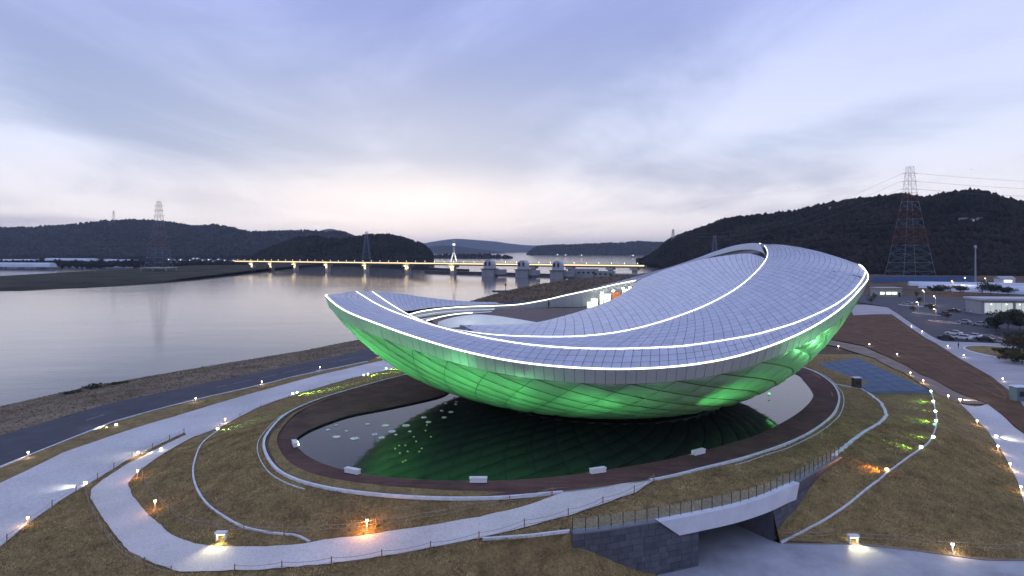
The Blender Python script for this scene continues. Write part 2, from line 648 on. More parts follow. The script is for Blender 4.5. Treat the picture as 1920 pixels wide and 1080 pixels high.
cpz((1545, 640, 5.8), (1640, 672, 5.7), (1700, 700, 5.7), (1760, 740, 5.7), (1690, 590, 5.3), (1600, 592, 5.3), (1895, 750, 5.2), (1800, 680, 5.3), (1740, 640, 5.3), (1640, 650, 5.6))
ctrl += [(X, Y, 5.0) for X in (60, 130, 200, 260) for Y in (210, 260, 320) if not (X == 60 and Y == 210)] + [(130, 100, 5.0), (160, 150, 5.0), (200, 100, 5), (120, 60, 5), (30, 190, 6), (0, 180, 6), (-25, 180, 5.3), (-20, 230, 5.2), (20, 240, 5.2), (-10, 320, 5)]
ctrl += [(-36, 168, 5.3), (-14, 160, 6.5), (10, 163, 7.5), (40, 163, 7.5), (66, 155, 8), (80, 165, 6)]

front_extra = []
back_extra = [(*q, TOPZ) for q in guard_w] + [(*PZ(x, y, 9.8)[:2], 9.8) for x, y in ((1240, 925), (1330, 905), (1430, 880), (1500, 850))]


def fz(*pts):
    for x, y, z in pts:
        front_extra.append((*PZ(x, y, z)[:2], z))


fz((1069, 1000, 9.45), (1110, 1022, 8.3), (1150, 1043, 7.1), (1190, 1063, 5.9), (1230, 1080, 4.9), (1000, 1040, 7.6), (900, 1060, 7.1))
fz((1462, 1018, 5.0), (1490, 985, 6.2), (1520, 935, 7.7), (1545, 895, 8.9), (1566, 858, 9.65), (1530, 985, 5.9), (1600, 1018, 5.0), (1700, 1030, 5.0), (1790, 1042, 5.0), (1850, 1050, 5.0), (1910, 1048, 5.0))
front_extra += [(9, 53, 5.6), (13, 54, 5.0), (3, 52, 6.2), (20, 52, 5), (30, 52, 5), (45, 55, 5)]


class TPS:
    def __init__(self, pts, lam=0.02):
        p = np.array(pts, float)
        # drop near duplicates
        keep = []
        for i in range(len(p)):
            if all(np.hypot(*(p[i, :2] - p[j, :2])) > 0.6 for j in keep):
                keep.append(i)
        p = p[keep]
        self.c = p[:, :2]
        n = len(p)
        A = np.zeros((n + 3, n + 3))
        A[:n, :n] = self.k(self.c[:, None, :] - self.c[None, :, :]) - np.eye(n) * lam * 10
        A[:n, n] = 1
        A[:n, n + 1:] = self.c
        A[n, :n] = 1
        A[n + 1:, :n] = self.c.T
        b = np.zeros(n + 3)
        b[:n] = p[:, 2]
        self.w = np.linalg.solve(A, b)

    @staticmethod
    def k(d):
        r = np.sqrt((d ** 2).sum(-1))
        return np.sqrt(r * r + 9.0)          # rounded linear kernel: no overshoot, no cusps

    def __call__(self, x, y):
        q = np.stack([np.atleast_1d(x), np.atleast_1d(y)], -1).astype(float)
        out = np.empty(len(q))
        for s in range(0, len(q), 4000):
            d = q[s:s + 4000, None, :] - self.c[None]
            out[s:s + 4000] = self.k(d) @ self.w[:-3] + self.w[-3] + q[s:s + 4000] @ self.w[-2:]
        return out


TB = TPS(ctrl + back_extra)
TF = TPS(ctrl + front_extra)


def guard_side(x, y):
    """True in front of the wall line (camera side), within its length"""
    x = np.atleast_1d(x)
    y = np.atleast_1d(y)
    gy = np.interp(x, GUARD[:, 0], GUARD[:, 1])
    return (x > GUARD[0, 0] - 0.2) & (x < GUARD[-1, 0] + 0.2) & (y < gy - 0.1)


def terrain(x, y):
    x = np.atleast_1d(np.asarray(x, float))
    y = np.atleast_1d(np.asarray(y, float))
    return np.where(guard_side(x, y) | ((x > GUARD[-1, 0]) & (y < 72)) | ((x < GUARD[0, 0]) & (x > -3) & (y < 55.4)), TF(x, y), TB(x, y))


def drop(pxs, lift=0.0, y0=48.0, y1=420.0):
    """unproject photo pixels onto the terrain"""
    out = []
    Ys = np.geomspace(y0, y1, 700)
    for x, y in pxs:
        X = (x - 960) / F * Ys
        Z = EYE - (y - HOR) / F * Ys
        d = Z - terrain(X, Ys)
        i = int(np.argmax(d < 0)) if (d < 0).any() else len(Ys) - 1
        if i > 0:
            t = d[i - 1] / (d[i - 1] - d[i] + 1e-9)
            Yh = Ys[i - 1] + t * (Ys[i] - Ys[i - 1])
        else:
            Yh = Ys[0]
        Xh = (x - 960) / F * Yh
        out.append(Vector((Xh, Yh, float(terrain(Xh, Yh)[0]) + lift)))
    return out


def inpoly(x, y, poly):
    x = np.asarray(x, float)
    y = np.asarray(y, float)
    c = np.zeros(x.shape, bool)
    n = len(poly)
    for i in range(n):
        x0, y0 = poly[i - 1][:2]
        x1, y1 = poly[i][:2]
        if y0 == y1:
            continue
        t = ((y0 > y) != (y1 > y)) & (x < (x1 - x0) * (y - y0) / (y1 - y0) + x0)
        c ^= t
    return c


def cdt(points, edges):
    vs_, es_, fs_, _, _, _ = delaunay_2d_cdt([Vector(p[:2]) for p in points], edges, [], 0, 1e-4, False)
    return np.array([tuple(v) for v in vs_]), [tuple(f) for f in fs_]


def sheet(name, poly, m, lift=0.05, step=1.5, zfun=None, parent=None, holes=(), ragged=0.0):
    """a sheet that follows the terrain inside a plan outline"""
    poly = [tuple(p)[:2] for p in poly]
    pts = []
    edges = []

    def add_loop(lp):
        i0 = len(pts)
        dense = []
        for a, b in zip(lp, lp[1:] + lp[:1]):
            k = max(1, int(math.hypot(b[0] - a[0], b[1] - a[1]) / step))
            for t in range(k):
                dense.append((a[0] + (b[0] - a[0]) * t / k + float(rng.normal(0, 1)) * ragged, a[1] + (b[1] - a[1]) * t / k + float(rng.normal(0, 1)) * ragged))
        pts.extend(dense)
        n = len(dense)
        edges.extend([(i0 + j, i0 + (j + 1) % n) for j in range(n)])
        return dense
    outer = add_loop(poly)
    hl = [add_loop([tuple(p)[:2] for p in h]) for h in holes]
    arr = np.array(outer)
    gx_, gy_ = np.meshgrid(np.arange(arr[:, 0].min(), arr[:, 0].max(), step), np.arange(arr[:, 1].min(), arr[:, 1].max(), step))
    gx_ = gx_.ravel() + rng.uniform(-.1, .1, gx_.size) * step
    gy_ = gy_.ravel() + rng.uniform(-.1, .1, gy_.size) * step
    ok = inpoly(gx_, gy_, outer)
    for h in hl:
        ok &= ~inpoly(gx_, gy_, h)
    pts.extend(zip(gx_[ok], gy_[ok]))
    v, f = cdt(pts, edges)
    fa = np.array([t[:3] for t in f])
    cen = v[fa].mean(1)
    ok = inpoly(cen[:, 0], cen[:, 1], outer)
    for h in hl:
        ok &= ~inpoly(cen[:, 0], cen[:, 1], h)
    fa = fa[ok]
    z = (zfun or terrain)(v[:, 0], v[:, 1]) + lift
    me = bpy.data.meshes.new(name)
    me.from_pydata([(a, b, c) for (a, b), c in zip(v, z)], [], [tuple(int(i) for i in t) for t in fa])
    me.materials.append(m)
    me.polygons.foreach_set('use_smooth', [True] * len(me.polygons))
    o = link(name, me, parent)
    return o

# ------------------------------------------------------------------ ground, river, roads, paths
def sheet_lines(name, poly, m, lift, step, lines, holes):
    """like sheet(), with extra break lines"""
    pts = []
    edges = []

    def add(lp, closed):
        i0 = len(pts)
        pts.extend([tuple(p)[:2] for p in lp])
        n = len(lp)
        edges.extend([(i0 + j, i0 + (j + 1) % n) for j in range(n if closed else n - 1)])
    outer = []
    for a, b in zip(poly, poly[1:] + poly[:1]):
        k = max(1, int(math.hypot(b[0] - a[0], b[1] - a[1]) / step))
        outer += [(a[0] + (b[0] - a[0]) * t / k, a[1] + (b[1] - a[1]) * t / k) for t in range(k)]
    add(outer, True)
    for h in holes:
        add(h, True)
    for ln in lines:
        add(ln, False)
    arr = np.array(outer)
    gx_, gy_ = np.meshgrid(np.arange(arr[:, 0].min(), arr[:, 0].max(), step), np.arange(arr[:, 1].min(), arr[:, 1].max(), step))
    gx_ = gx_.ravel() + rng.uniform(-.2, .2, gx_.size) * step
    gy_ = gy_.ravel() + rng.uniform(-.2, .2, gy_.size) * step
    ok = inpoly(gx_, gy_, outer)
    for h in holes:
        ok &= ~inpoly(gx_, gy_, h)
    for ln in lines:
        l_ = np.array([tuple(p)[:2] for p in ln])
        d = np.min(np.hypot(gx_[:, None] - l_[None, :, 0], gy_[:, None] - l_[None, :, 1]), axis=1)
        ok &= d > 0.5
    pts.extend(zip(gx_[ok], gy_[ok]))
    v, f = cdt(pts, edges)
    fa = np.array([t[:3] for t in f])
    cen = v[fa].mean(1)
    ok = inpoly(cen[:, 0], cen[:, 1], outer)
    for h in holes:
        ok &= ~inpoly(cen[:, 0], cen[:, 1], h)
    fa = fa[ok]
    z = terrain(v[:, 0], v[:, 1]) + lift
    me = bpy.data.meshes.new(name)
    me.from_pydata([(a, b, c) for (a, b), c in zip(v, z)], [], [tuple(int(i) for i in t) for t in fa])
    me.materials.append(m)
    me.polygons.foreach_set('use_smooth', [True] * len(me.polygons))
    return link(name, me)


def gpt(xv, off=0.0):
    """point of the wall line at plan x = xv, moved towards the camera by off"""
    i = int(np.clip(np.searchsorted(GUARD[:, 0], xv), 1, len(GUARD) - 1))
    d = GUARD[i] - GUARD[i - 1]
    d = d / np.linalg.norm(d)
    y = float(np.interp(xv, GUARD[:, 0], GUARD[:, 1]))
    return (xv + d[1] * off, y - d[0] * off)


def gline(x0, x1, off, n):
    return [gpt(x, off) for x in np.linspace(x0, x1, n)]


XL0, XL1 = GUARD[0, 0], 12.9          # left wall, seen
XO0, XO1 = 17.0, 25.8                 # opening under the bridge
XR1 = GUARD[-1, 0]
plaza_edge = [tuple(PZ(x, y, 5.0))[:2] for x, y in ((1462, 1018), (1530, 1019), (1600, 1020), (1700, 1030), (1790, 1042), (1850, 1049), (1935, 1050))]
PLAZA = gline(XL1, XO1, 0.0, 24) + plaza_edge + [(66, 40), (11.0, 40), (12.0, 53)]
ring_in = [tuple(np.array((15, 105)) + (np.array(p) - np.array((15, 105))) * 0.97) for p in RINGC]
wall_lines = [gline(XL0, XL1 - .05, 0.0, 14), gline(XL0, XL1 - .05, 0.28, 14), gline(XO1 + .05, XR1, 0.0, 20), gline(XO1 + .4, XR1, 0.28, 20)]
LBOX = [(-75, 44.5), (112, 44.5), (112, 175), (-75, 175)]
lawn = sheet_lines('lawn', LBOX, M_LAWN, 0.0, 1.5, wall_lines, [PLAZA, ring_in])
kind(lawn, 'structure')
MBOX = [(-170, 38), (300, 38), (300, 345), (-170, 345)]
o = sheet('ground', MBOX, M_LAND, lift=-0.06, step=6.0, holes=[[(-74, 45.5), (111, 45.5), (111, 174), (-74, 174)]])
kind(o, 'structure')
# river
o = MB()
o.quad((-20000, -200, 0), (20000, -200, 0), (20000, 22000, 0), (-20000, 22000, 0))
kind(o.build('river', M_RIVER), 'structure')

# land on this side beyond the near ground: shore line read off the photo
shore = [PZ(x, y, 0) for x, y in ((700, 628), (800, 592), (878, 566), (915, 555), (950, 546), (1000, 537), (1050, 530), (1100, 526), (1150, 522), (1200, 516), (1236, 509), (1244, 503))]
shore = [Vector(p) for p in smooth_open(shore, 60)]
b = MB()
rows = []
for k, p in enumerate(shore):
    w = 1 + 0.25 * math.sin(k * 1.7) + 0.15 * math.sin(k * 4.1)
    rows.append([(p.x - 3, p.y - 1, -0.8), (p.x + 2 * w, p.y - 3 * w, 0.6), (p.x + 9 * w, p.y - 5, 2.6 * w), (p.x + 30, p.y - 8, 4.2 + .3 * math.sin(k)), (p.x + 120, p.y - 10, 4.6), (p.x + 500, p.y - 10, 4.7), (p.x + 4000, p.y, 4.7)])
rows.append([(q[0] + 400, q[1] + 900, q[2]) for q in rows[-1]])
b.grid(rows)
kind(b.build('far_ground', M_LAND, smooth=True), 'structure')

# opposite bank on the left
fb = [PZ(x, y, 0) for x, y in ((-500, 556), (-200, 549), (0, 546), (80, 543), (160, 540), (240, 535), (300, 531), (345, 525), (352, 521.5), (330, 519), (380, 513), (440, 508.5), (500, 504.5), (545, 502))]
fb = [Vector(p) for p in smooth_open(fb, 70)]
b = MB()
rows = []
for k, p in enumerate(fb):
    j = 6 * math.sin(k * 2.3) + 4 * math.sin(k * 0.9)
    rows.append([(p.x, p.y - 2 + j * .3, -0.8), (p.x - 2, p.y + 9 + j, 0.8), (p.x - 6, p.y + 40 + j, 2.0), (p.x - 10, p.y + 120, 3.0 + .4 * math.sin(k)), (p.x - 30, p.y + 320, 4.2), (p.x - 200, p.y + 2500, 5)])
b.grid(rows)
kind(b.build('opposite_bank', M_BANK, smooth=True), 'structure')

# dry reed bank between the road and the river
RD_UP = [(-40, 829), (0, 817), (100, 787), (204, 757), (380, 719), (560, 683), (690, 654)]
RD_LO = [(690, 678), (560, 705), (496, 721), (364, 751), (233, 786), (187, 802), (0, 877), (-40, 894)]
rd_up_w = drop(RD_UP)
rd_lo_w = drop(RD_LO)
# carry the road on behind the building
rd_up_x = [Vector((-38, 240, 5)), Vector((-10, 340, 5))]
rd_lo_x = [Vector((0, 335, 5)), Vector((-28, 235, 5))]
road_poly = rd_up_w + rd_up_x + rd_lo_x + rd_lo_w
kind(sheet('riverside_road', road_poly, M_ROAD, lift=0.05, step=3.0), 'structure')
sh_px = [(-40, 768), (0, 760), (163, 725), (292, 702), (437, 678), (560, 658), (690, 633)]
bank_poly = [tuple(PZ(x, y, 0.1)) for x, y in sh_px] + [(-72, 290), (-55, 330), (-14, 338)] + [tuple(p) for p in reversed(rd_up_w + rd_up_x[:1])]
kind(sheet('reed_bank', bank_poly, M_REED, lift=0.04, step=2.5), 'structure')
cl = [(a + c) / 2 for a, c in zip(smooth_open(rd_up_w, 60), smooth_open(list(reversed(rd_lo_w)), 60))]
b = MB()
for k in range(59):
    p, q = Vector(cl[k]), Vector(cl[k + 1])
    if k % 4 == 3:
        continue
    s = (q - p).cross(Vector((0, 0, 1))).normalized() * 0.09
    z = Vector((0, 0, 0.08))
    b.quad(p - s + z, p + s + z, q + s + z, q - s + z)
kind(b.build('road_centre_line', M_LINE), 'structure')
edge = smooth_open(rd_lo_w, 80)
b = MB()
b.tube([Vector(p) + Vector((0, 0, .08)) for p in edge], 0.16, 4)
kind(b.build('road_kerb', M_KERB), 'structure')

# broad pale promenade on the left and the ramp to the deck
BP_UP = [(-60, 934), (0, 907), (117, 850), (233, 810), (280, 795), (408, 757), (480, 736), (560, 714), (597, 704), (680, 685), (737, 673), (780, 664)]
BP_LO = [(780, 684), (740, 692), (684, 704), (597, 728), (540, 745), (481, 766), (417, 800), (370, 818), (347, 826)]
GAP_R = [(330, 836), (292, 861), (257, 887), (244, 900)]
BP_FENCE = [(346, 812), (292, 838), (233, 867), (187, 896), (157, 914), (117, 937), (52, 984), (0, 1027), (-60, 1070)]
prom_poly = drop(BP_UP) + [Vector((-22, 200, 5.4)), Vector((-14, 190, 5.6))] + drop(BP_LO[:-1]) + drop([(352, 822)]) + drop(BP_FENCE)
kind(sheet('promenade', prom_poly, M_PAVE, lift=0.09, step=1.2, ragged=0.022), 'structure')
FP_IN = [(370, 817), (330, 838), (292, 861), (257, 887), (240, 908), (248, 931), (274, 963), (321, 1004), (342, 1014), (365, 1021), (408, 1027), (480, 1027), (554, 1023), (692, 1004), (808, 987), (900, 971), (960, 957), (1010, 942), (1057, 925)]
FP_OUT = [(1224, 903), (1192, 925), (1133, 946), (1066, 969), (987, 990), (900, 1011), (802, 1030), (700, 1047), (610, 1060), (487, 1070), (400, 1073), (338, 1074), (292, 1060), (242, 1036), (214, 1003), (190, 969), (170, 935), (172, 918), (194, 900), (240, 870), (298, 841), (352, 815)]
ramp_poly = drop(FP_IN) + drop([(1059, 924), (1140, 913), (1221, 901)]) + drop(FP_OUT)
kind(sheet('gravel_ramp', ramp_poly, M_PATH, lift=0.11, step=0.8, ragged=0.022), 'structure')

# plaza and underpass floor
b = MB()
pz_v = [(p[0], p[1], 5.0) for p in [(12.0, 40), (66, 40)] + list(reversed(plaza_edge)) + [gpt(XO1, 0.5), (18.4, 76), (9.6, 70.6), gpt(XO0, 0.5), gpt(XL1, 0.3), (12.0, 53)]]
b.v = [(x, y, 4.985) for x, y, z in pz_v]
b.f = [tuple(range(len(pz_v)))]
kind(b.build('plaza', M_PLAZA), 'structure')

# right hand paths and field
TAN_UP = [(1500, 629), (1545, 637), (1620, 651), (1700, 689), (1780, 731), (1850, 759)]
TAN_LO = [(1797, 760), (1745, 733), (1712, 712), (1700, 704), (1640, 673), (1570, 651), (1500, 638)]
tan_up_w = drop(TAN_UP)
kind(sheet('tan_path', tan_up_w + drop(TAN_LO, y0=118), M_TAN, lift=0.20, step=1.5), 'structure')
WP_L = [(1798, 757), (1818, 775), (1840, 797), (1858, 818), (1872, 838), (1886, 860), (1896, 880), (1908, 904), (1916, 930), (1925, 965)]
WP_R = [(2050, 965), (2010, 900), (1920, 815), (1885, 785), (1852, 758)]
kind(sheet('pale_side_path', drop(WP_L) + drop(WP_R), M_PAVE, lift=0.09, step=1.5), 'structure')
FIELD_UP = [(1560, 597), (1600, 592), (1640, 590), (1672, 590)]
FIELD_R = [(1740, 637), (1800, 674), (1860, 708), (1905, 743), (1935, 790)]
field_poly = drop(FIELD_UP) + drop(FIELD_R) + [p for p in reversed(drop([(1560, 637), (1620, 649), (1700, 686), (1780, 729), (1850, 757), (1920, 812)]))]
kind(sheet('bare_field', field_poly, M_FIELD, lift=0.16, step=2.0), 'structure')
WALK_UP = [(1590, 572), (1625, 572), (1664, 577), (1700, 601), (1750, 633), (1768, 641), (1885, 645), (2000, 648)]
walk_poly = drop([(1600, 592), (1640, 590), (1672, 590)]) + drop(FIELD_R) + drop([(2060, 760), (2060, 648)]) + drop(list(reversed(WALK_UP)))
kind(sheet('white_walkway', walk_poly, mat('grey_paving', (0.36, 0.355, 0.37), 0.8, var=0.15, scale=0.15), lift=0.20, step=2.5), 'structure')
park_poly = [PZ(x, y, 5.0) for x, y in ((1605, 566), (1664, 576), (1700, 600), (1750, 632), (1768, 640), (1885, 644), (2100, 650), (2100, 575), (1850, 568), (1760, 556), (1640, 552), (1600, 556))]
kind(sheet('parking_lot', park_poly, M_ROAD, lift=0.10, step=8.0, zfun=lambda x, y: terrain(x, np.minimum(y, 330))), 'structure')


def sweep(name, pts, w, h, m, closed=False, base=-0.1, parent=None):
    pts = [Vector(p) for p in pts]
    n = len(pts)
    rows = []
    for k in range(n):
        d = (pts[(k + 1) % n] - pts[k - 1]) if closed else (pts[min(k + 1, n - 1)] - pts[max(k - 1, 0)])
        d.z = 0
        d.normalize()
        s = Vector((d.y, -d.x, 0)) * (w / 2)
        p = pts[k]
        rows.append([p - s + Vector((0, 0, base)), p - s + Vector((0, 0, h)), p + s + Vector((0, 0, h)), p + s + Vector((0, 0, base))])
    mb = MB()
    if closed:
        rows.append(rows[0])
    mb.grid(rows)
    return mb.build(name, m, parent)


kind(sweep('plaza_edging', smooth_open([(p[0], p[1], 5.0) for p in plaza_edge], 40), 0.35, 0.06, M_TAN, base=-0.8), 'structure')
# timber deck round the reflecting pool
POOL_PX = [(844, 733), (830, 742), (801, 750), (731, 765), (655, 780), (597, 800), (567, 815), (556, 827), (565, 847), (597, 867), (643, 882), (713, 894), (801, 901), (897, 903), (965, 901), (1034, 896), (1140, 882), (1240, 865), (1327, 844), (1415, 818), (1464, 795), (1502, 771), (1523, 748), (1523, 733), (1508, 713), (1488, 698)]
pool_w = [tuple(PZ(x, y, DECK_Z))[:2] for x, y in POOL_PX] + [(51, 134), (40, 141), (24, 144), (8, 141), (-2, 134), (-8, 125), (-10, 116)]
POOLC = smooth_closed(pool_w, 240)
flat10 = lambda x, y: np.full(np.shape(x), DECK_Z)
deck = sheet('timber_deck', [tuple(p) for p in RINGC], M_DECK, lift=0.09, step=3.0, zfun=flat10, holes=[[tuple(p) for p in POOLC]])
kind(deck, 'structure')
kind(sheet('reflecting_pool', [tuple(np.array((15, 105)) + (p - np.array((15, 105))) * 1.01) for p in POOLC], M_POOL, lift=-0.12, step=6.0, zfun=flat10), 'structure')
b = MB()
b.grid([[(p[0], p[1], DECK_Z + .088) for p in POOLC], [(p[0], p[1], DECK_Z - .5) for p in POOLC]], closed=True)
kind(b.build('pool_wall', M_DARK), 'structure')
i_a = int(np.argmin(np.hypot(*(RINGC - np.array(PZ(1222, 901, DECK_Z)[:2])).T)))
i_b = int(np.argmin(np.hypot(*(RINGC - np.array(PZ(1046, 925, DECK_Z)[:2])).T)))
n_r = len(RINGC)
idx = [(i_a + k) % n_r for k in range((i_b - i_a) % n_r + 1)]
kind(sweep('deck_kerb', [(RINGC[i][0], RINGC[i][1], DECK_Z) for i in idx], 0.28, 0.20, M_KERB), 'structure')
kind(sweep('deck_edge_strip', [tuple(RINGC[(i_b + k) % n_r]) + (DECK_Z,) for k in range((i_a - i_b) % n_r + 1)], 0.25, 0.12, M_STEEL), 'structure')
# thin outer gutter line round the deck
idx2 = [i for i in idx if (RINGC[i][0] < -20 and RINGC[i][1] < 115) or RINGC[i][0] > 24 and RINGC[i][1] > 66]
grpA = [i for i in idx2 if RINGC[i][0] < 0]
grpB = [i for i in idx2 if RINGC[i][0] > 0]
for g in (grpA, grpB):
    pts_g = []
    for i in g:
        p = np.array(RINGC[i])
        q = p + (p - np.array((14, 105))) / np.linalg.norm(p - np.array((14, 105))) * 0.75
        pts_g.append((q[0], q[1], float(terrain(q[0], q[1])[0])))
    kind(sweep('gutter_line', pts_g, 0.10, 0.08, M_KERB), 'structure')


def kerb_line(pxs, w, h, n, jit=0.0, y0=48.0):
    pts_k = smooth_open(drop(pxs, y0=y0), n)
    pts_k[:, 2] = terrain(pts_k[:, 0], pts_k[:, 1])
    if jit:
        pts_k[:, 0] += rng.normal(0, jit, n)
        pts_k[:, 1] += rng.normal(0, jit, n)
    return kind(sweep('lawn_kerb', pts_k, w, h, M_KERB), 'structure')


kerb_line([(408, 809), (379, 832), (366, 861), (362, 887), (368, 914), (386, 943), (415, 966), (452, 987), (496, 998), (530, 1002), (557, 1005), (581, 1017)], 0.19, 0.13, 70)
kerb_line([(1561, 857), (1576, 845), (1590, 832), (1612, 816), (1642, 798), (1655, 789), (1661, 779), (1657, 765), (1642, 748), (1619, 731), (1599, 727), (1561, 720)], 0.42, 0.12, 90, 0.05)
kerb_line([(1464, 1017), (1500, 1000), (1530, 984), (1570, 960), (1600, 938), (1640, 906), (1665, 886), (1700, 860), (1722, 845), (1743, 828), (1752, 810), (1756, 785), (1752, 760), (1746, 736)], 0.18, 0.12, 90)
kerb_line([(905, 1011), (950, 1008), (1000, 1004), (1040, 1001), (1068, 999)], 0.22, 0.14, 24)

# ================================================================== the pavilion
CX, CY, RA, RB, ROT = 13.35, 108.0, 43.25, 35.5, math.radians(6)


def ell(th):
    x, y = RA * math.cos(th), RB * math.sin(th)
    return CX + x * math.cos(ROT) - y * math.sin(ROT), CY + x * math.sin(ROT) + y * math.cos(ROT)


# rim heights: front half and left-back read from the photo, right-back closes smoothly
RIM_F = [(612, 555), (622, 566), (640, 580), (665, 592), (700, 605), (750, 624), (800, 640), (850, 655), (900, 667), (950, 677), (1000, 684), (1050, 689), (1100, 692), (1150, 693.5), (1200, 693), (1250, 690), (1300, 685), (1350, 677), (1400, 665), (1450, 648), (1500, 627), (1540, 605), (1570, 585), (1595, 563), (1615, 540), (1627, 520)]
RIM_Bk = [(628, 552), (650, 549), (690, 546.5), (740, 549), (807, 559), (878, 566), (940, 567), (985, 565), (1030, 559), (1062, 553), (1110, 543), (1195, 524)]
ths = np.radians(np.arange(0, 360, 1.0))
exy = np.array([ell(t) for t in ths])
epx = 960 + exy[:, 0] / exy[:, 1] * F
t_left = int(np.argmin(epx))
t_right = int(np.argmax(epx))
zs = np.full(360, np.nan)
fx = np.array(RIM_F)
bx_ = np.array(RIM_Bk)
for k in range(360):
    kk = (k - t_left) % 360
    front = kk <= (t_right - t_left) % 360
    if front and epx[k] < fx[-1, 0] - 8:
        zs[k] = EYE - (np.interp(epx[k], fx[:, 0], fx[:, 1]) - HOR) / F * exy[k, 1]
    elif not front and epx[k] < 1150 and epx[k] > 632:
        zs[k] = EYE - (np.interp(epx[k], bx_[:, 0], bx_[:, 1]) - HOR) / F * exy[k, 1]
for dg, zv in ((329, 30.0), (337, 30.7), (344, 31.9), (350, 31.6), (0, 31.0), (10, 30.6), (25, 30.0), (40, 29.4), (55, 27.6)):
    zs[dg % 360] = zv
okz = ~np.isnan(zs)
kk = np.arange(360)
zs = np.interp(kk, np.r_[kk[okz] - 360, kk[okz], kk[okz] + 360], np.r_[zs[okz], zs[okz], zs[okz]])
ker = np.hanning(15)
ker /= ker.sum()
zs = np.convolve(np.r_[zs[-20:], zs, zs[:20]], ker, 'same')[20:-20]


def rim(deg):
    d = deg % 360
    x, y = ell(math.radians(deg))
    z = float(np.interp(d, np.arange(361), np.r_[zs, zs[0]]))
    return Vector((x, y, z))


M_PANEL = mat('metal_roof_panel', (0.46, 0.50, 0.59), 0.42, metal=0.25, var=0.08, scale=0.8, spec=0.4)
M_PANEL2 = mat('metal_dome_panel', (0.60, 0.63, 0.69), 0.45, metal=0.15, var=0.08, scale=0.8, spec=0.4)
M_JOINT = mat('roof_joint', (0.11, 0.125, 0.17), 0.8)
M_FASC = mat('fascia_panel', (0.42, 0.45, 0.46), 0.4, metal=0.3, var=0.06, scale=0.7)
M_LED = mat('white_led', (1, 1, 1), 0.5, emit=(1.0, 0.98, 0.94), estr=2.6)
M_LEDG = mat('green_led', (0.6, 1, 0.7), 0.5, emit=(0.25, 1.0, 0.45), estr=0.9)
M_CUSH = mat('foil_cushion', (0.24, 0.36, 0.27), 0.36, var=0.14, scale=0.5, spec=0.45)
M_SEAM = mat('cushion_frame', (0.10, 0.14, 0.11), 0.5, metal=0.3)
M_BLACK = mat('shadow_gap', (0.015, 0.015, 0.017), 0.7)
M_TERR = mat('terrace_deck', (0.115, 0.088, 0.078), 0.8, var=0.2, scale=0.6, stretch=(0.3, 4, 1))
M_WALLW = mat('terrace_wall', (0.78, 0.82, 0.74), 0.6, var=0.05, scale=0.7)
M_ORANGE = mat('orange_wall', (0.50, 0.17, 0.06), 0.6, var=0.2, scale=1.0)
M_LITWINCOL = mat('lit_window_and_column', (0.8, 0.82, 0.7), 0.4, emit=(0.95, 1.0, 0.80), estr=0.75)
M_LAMP = mat('terrace_lamp', (1, 1, 0.9), 0.4, emit=(1.0, 0.98, 0.82), estr=6.0)

PAV = empty('pavilion', (CX, CY, 9.4))
tag(PAV, 'huge boat shaped pavilion with silver panelled roof and green lit bowl over the pool', 'building')


class Loft:
    """ruled, bulged surface between curve A (t=0) and curve B (t=1)"""

    def __init__(self, A, B, bulge=0.0, n=240):
        self.A = smooth_open(A, n)
        self.B = smooth_open(B, n)
        self.bulge = bulge
        self.n = n

    def at(self, C, u):
        s = u * (self.n - 1)
        i = min(int(s), self.n - 2)
        return Vector(C[i] + (C[i + 1] - C[i]) * (s - i))

    def width(self, u):
        return (self.at(self.B, u) - self.at(self.A, u)).length

    def __call__(self, u, t):
        p = self.at(self.A, u).lerp(self.at(self.B, u), t)
        bl = self.bulge(u) if callable(self.bulge) else self.bulge
        return p + Vector((0, 0, bl * 4 * t * (1 - t)))


ALL_TILES = []


def panel_variants(m):
    out = [m]
    for k, f in enumerate((0.93, 0.965, 1.04)):
        c = m.copy()
        c.name = '%s_tone_%d' % (m.name, k)
        for e in [e for n in c.node_tree.nodes if n.type == 'VALTORGB' for e in n.color_ramp.elements]:
            e.color = (min(1, e.color[0] * f), min(1, e.color[1] * f), min(1, e.color[2] * f), 1)
        out.append(c)
    return out


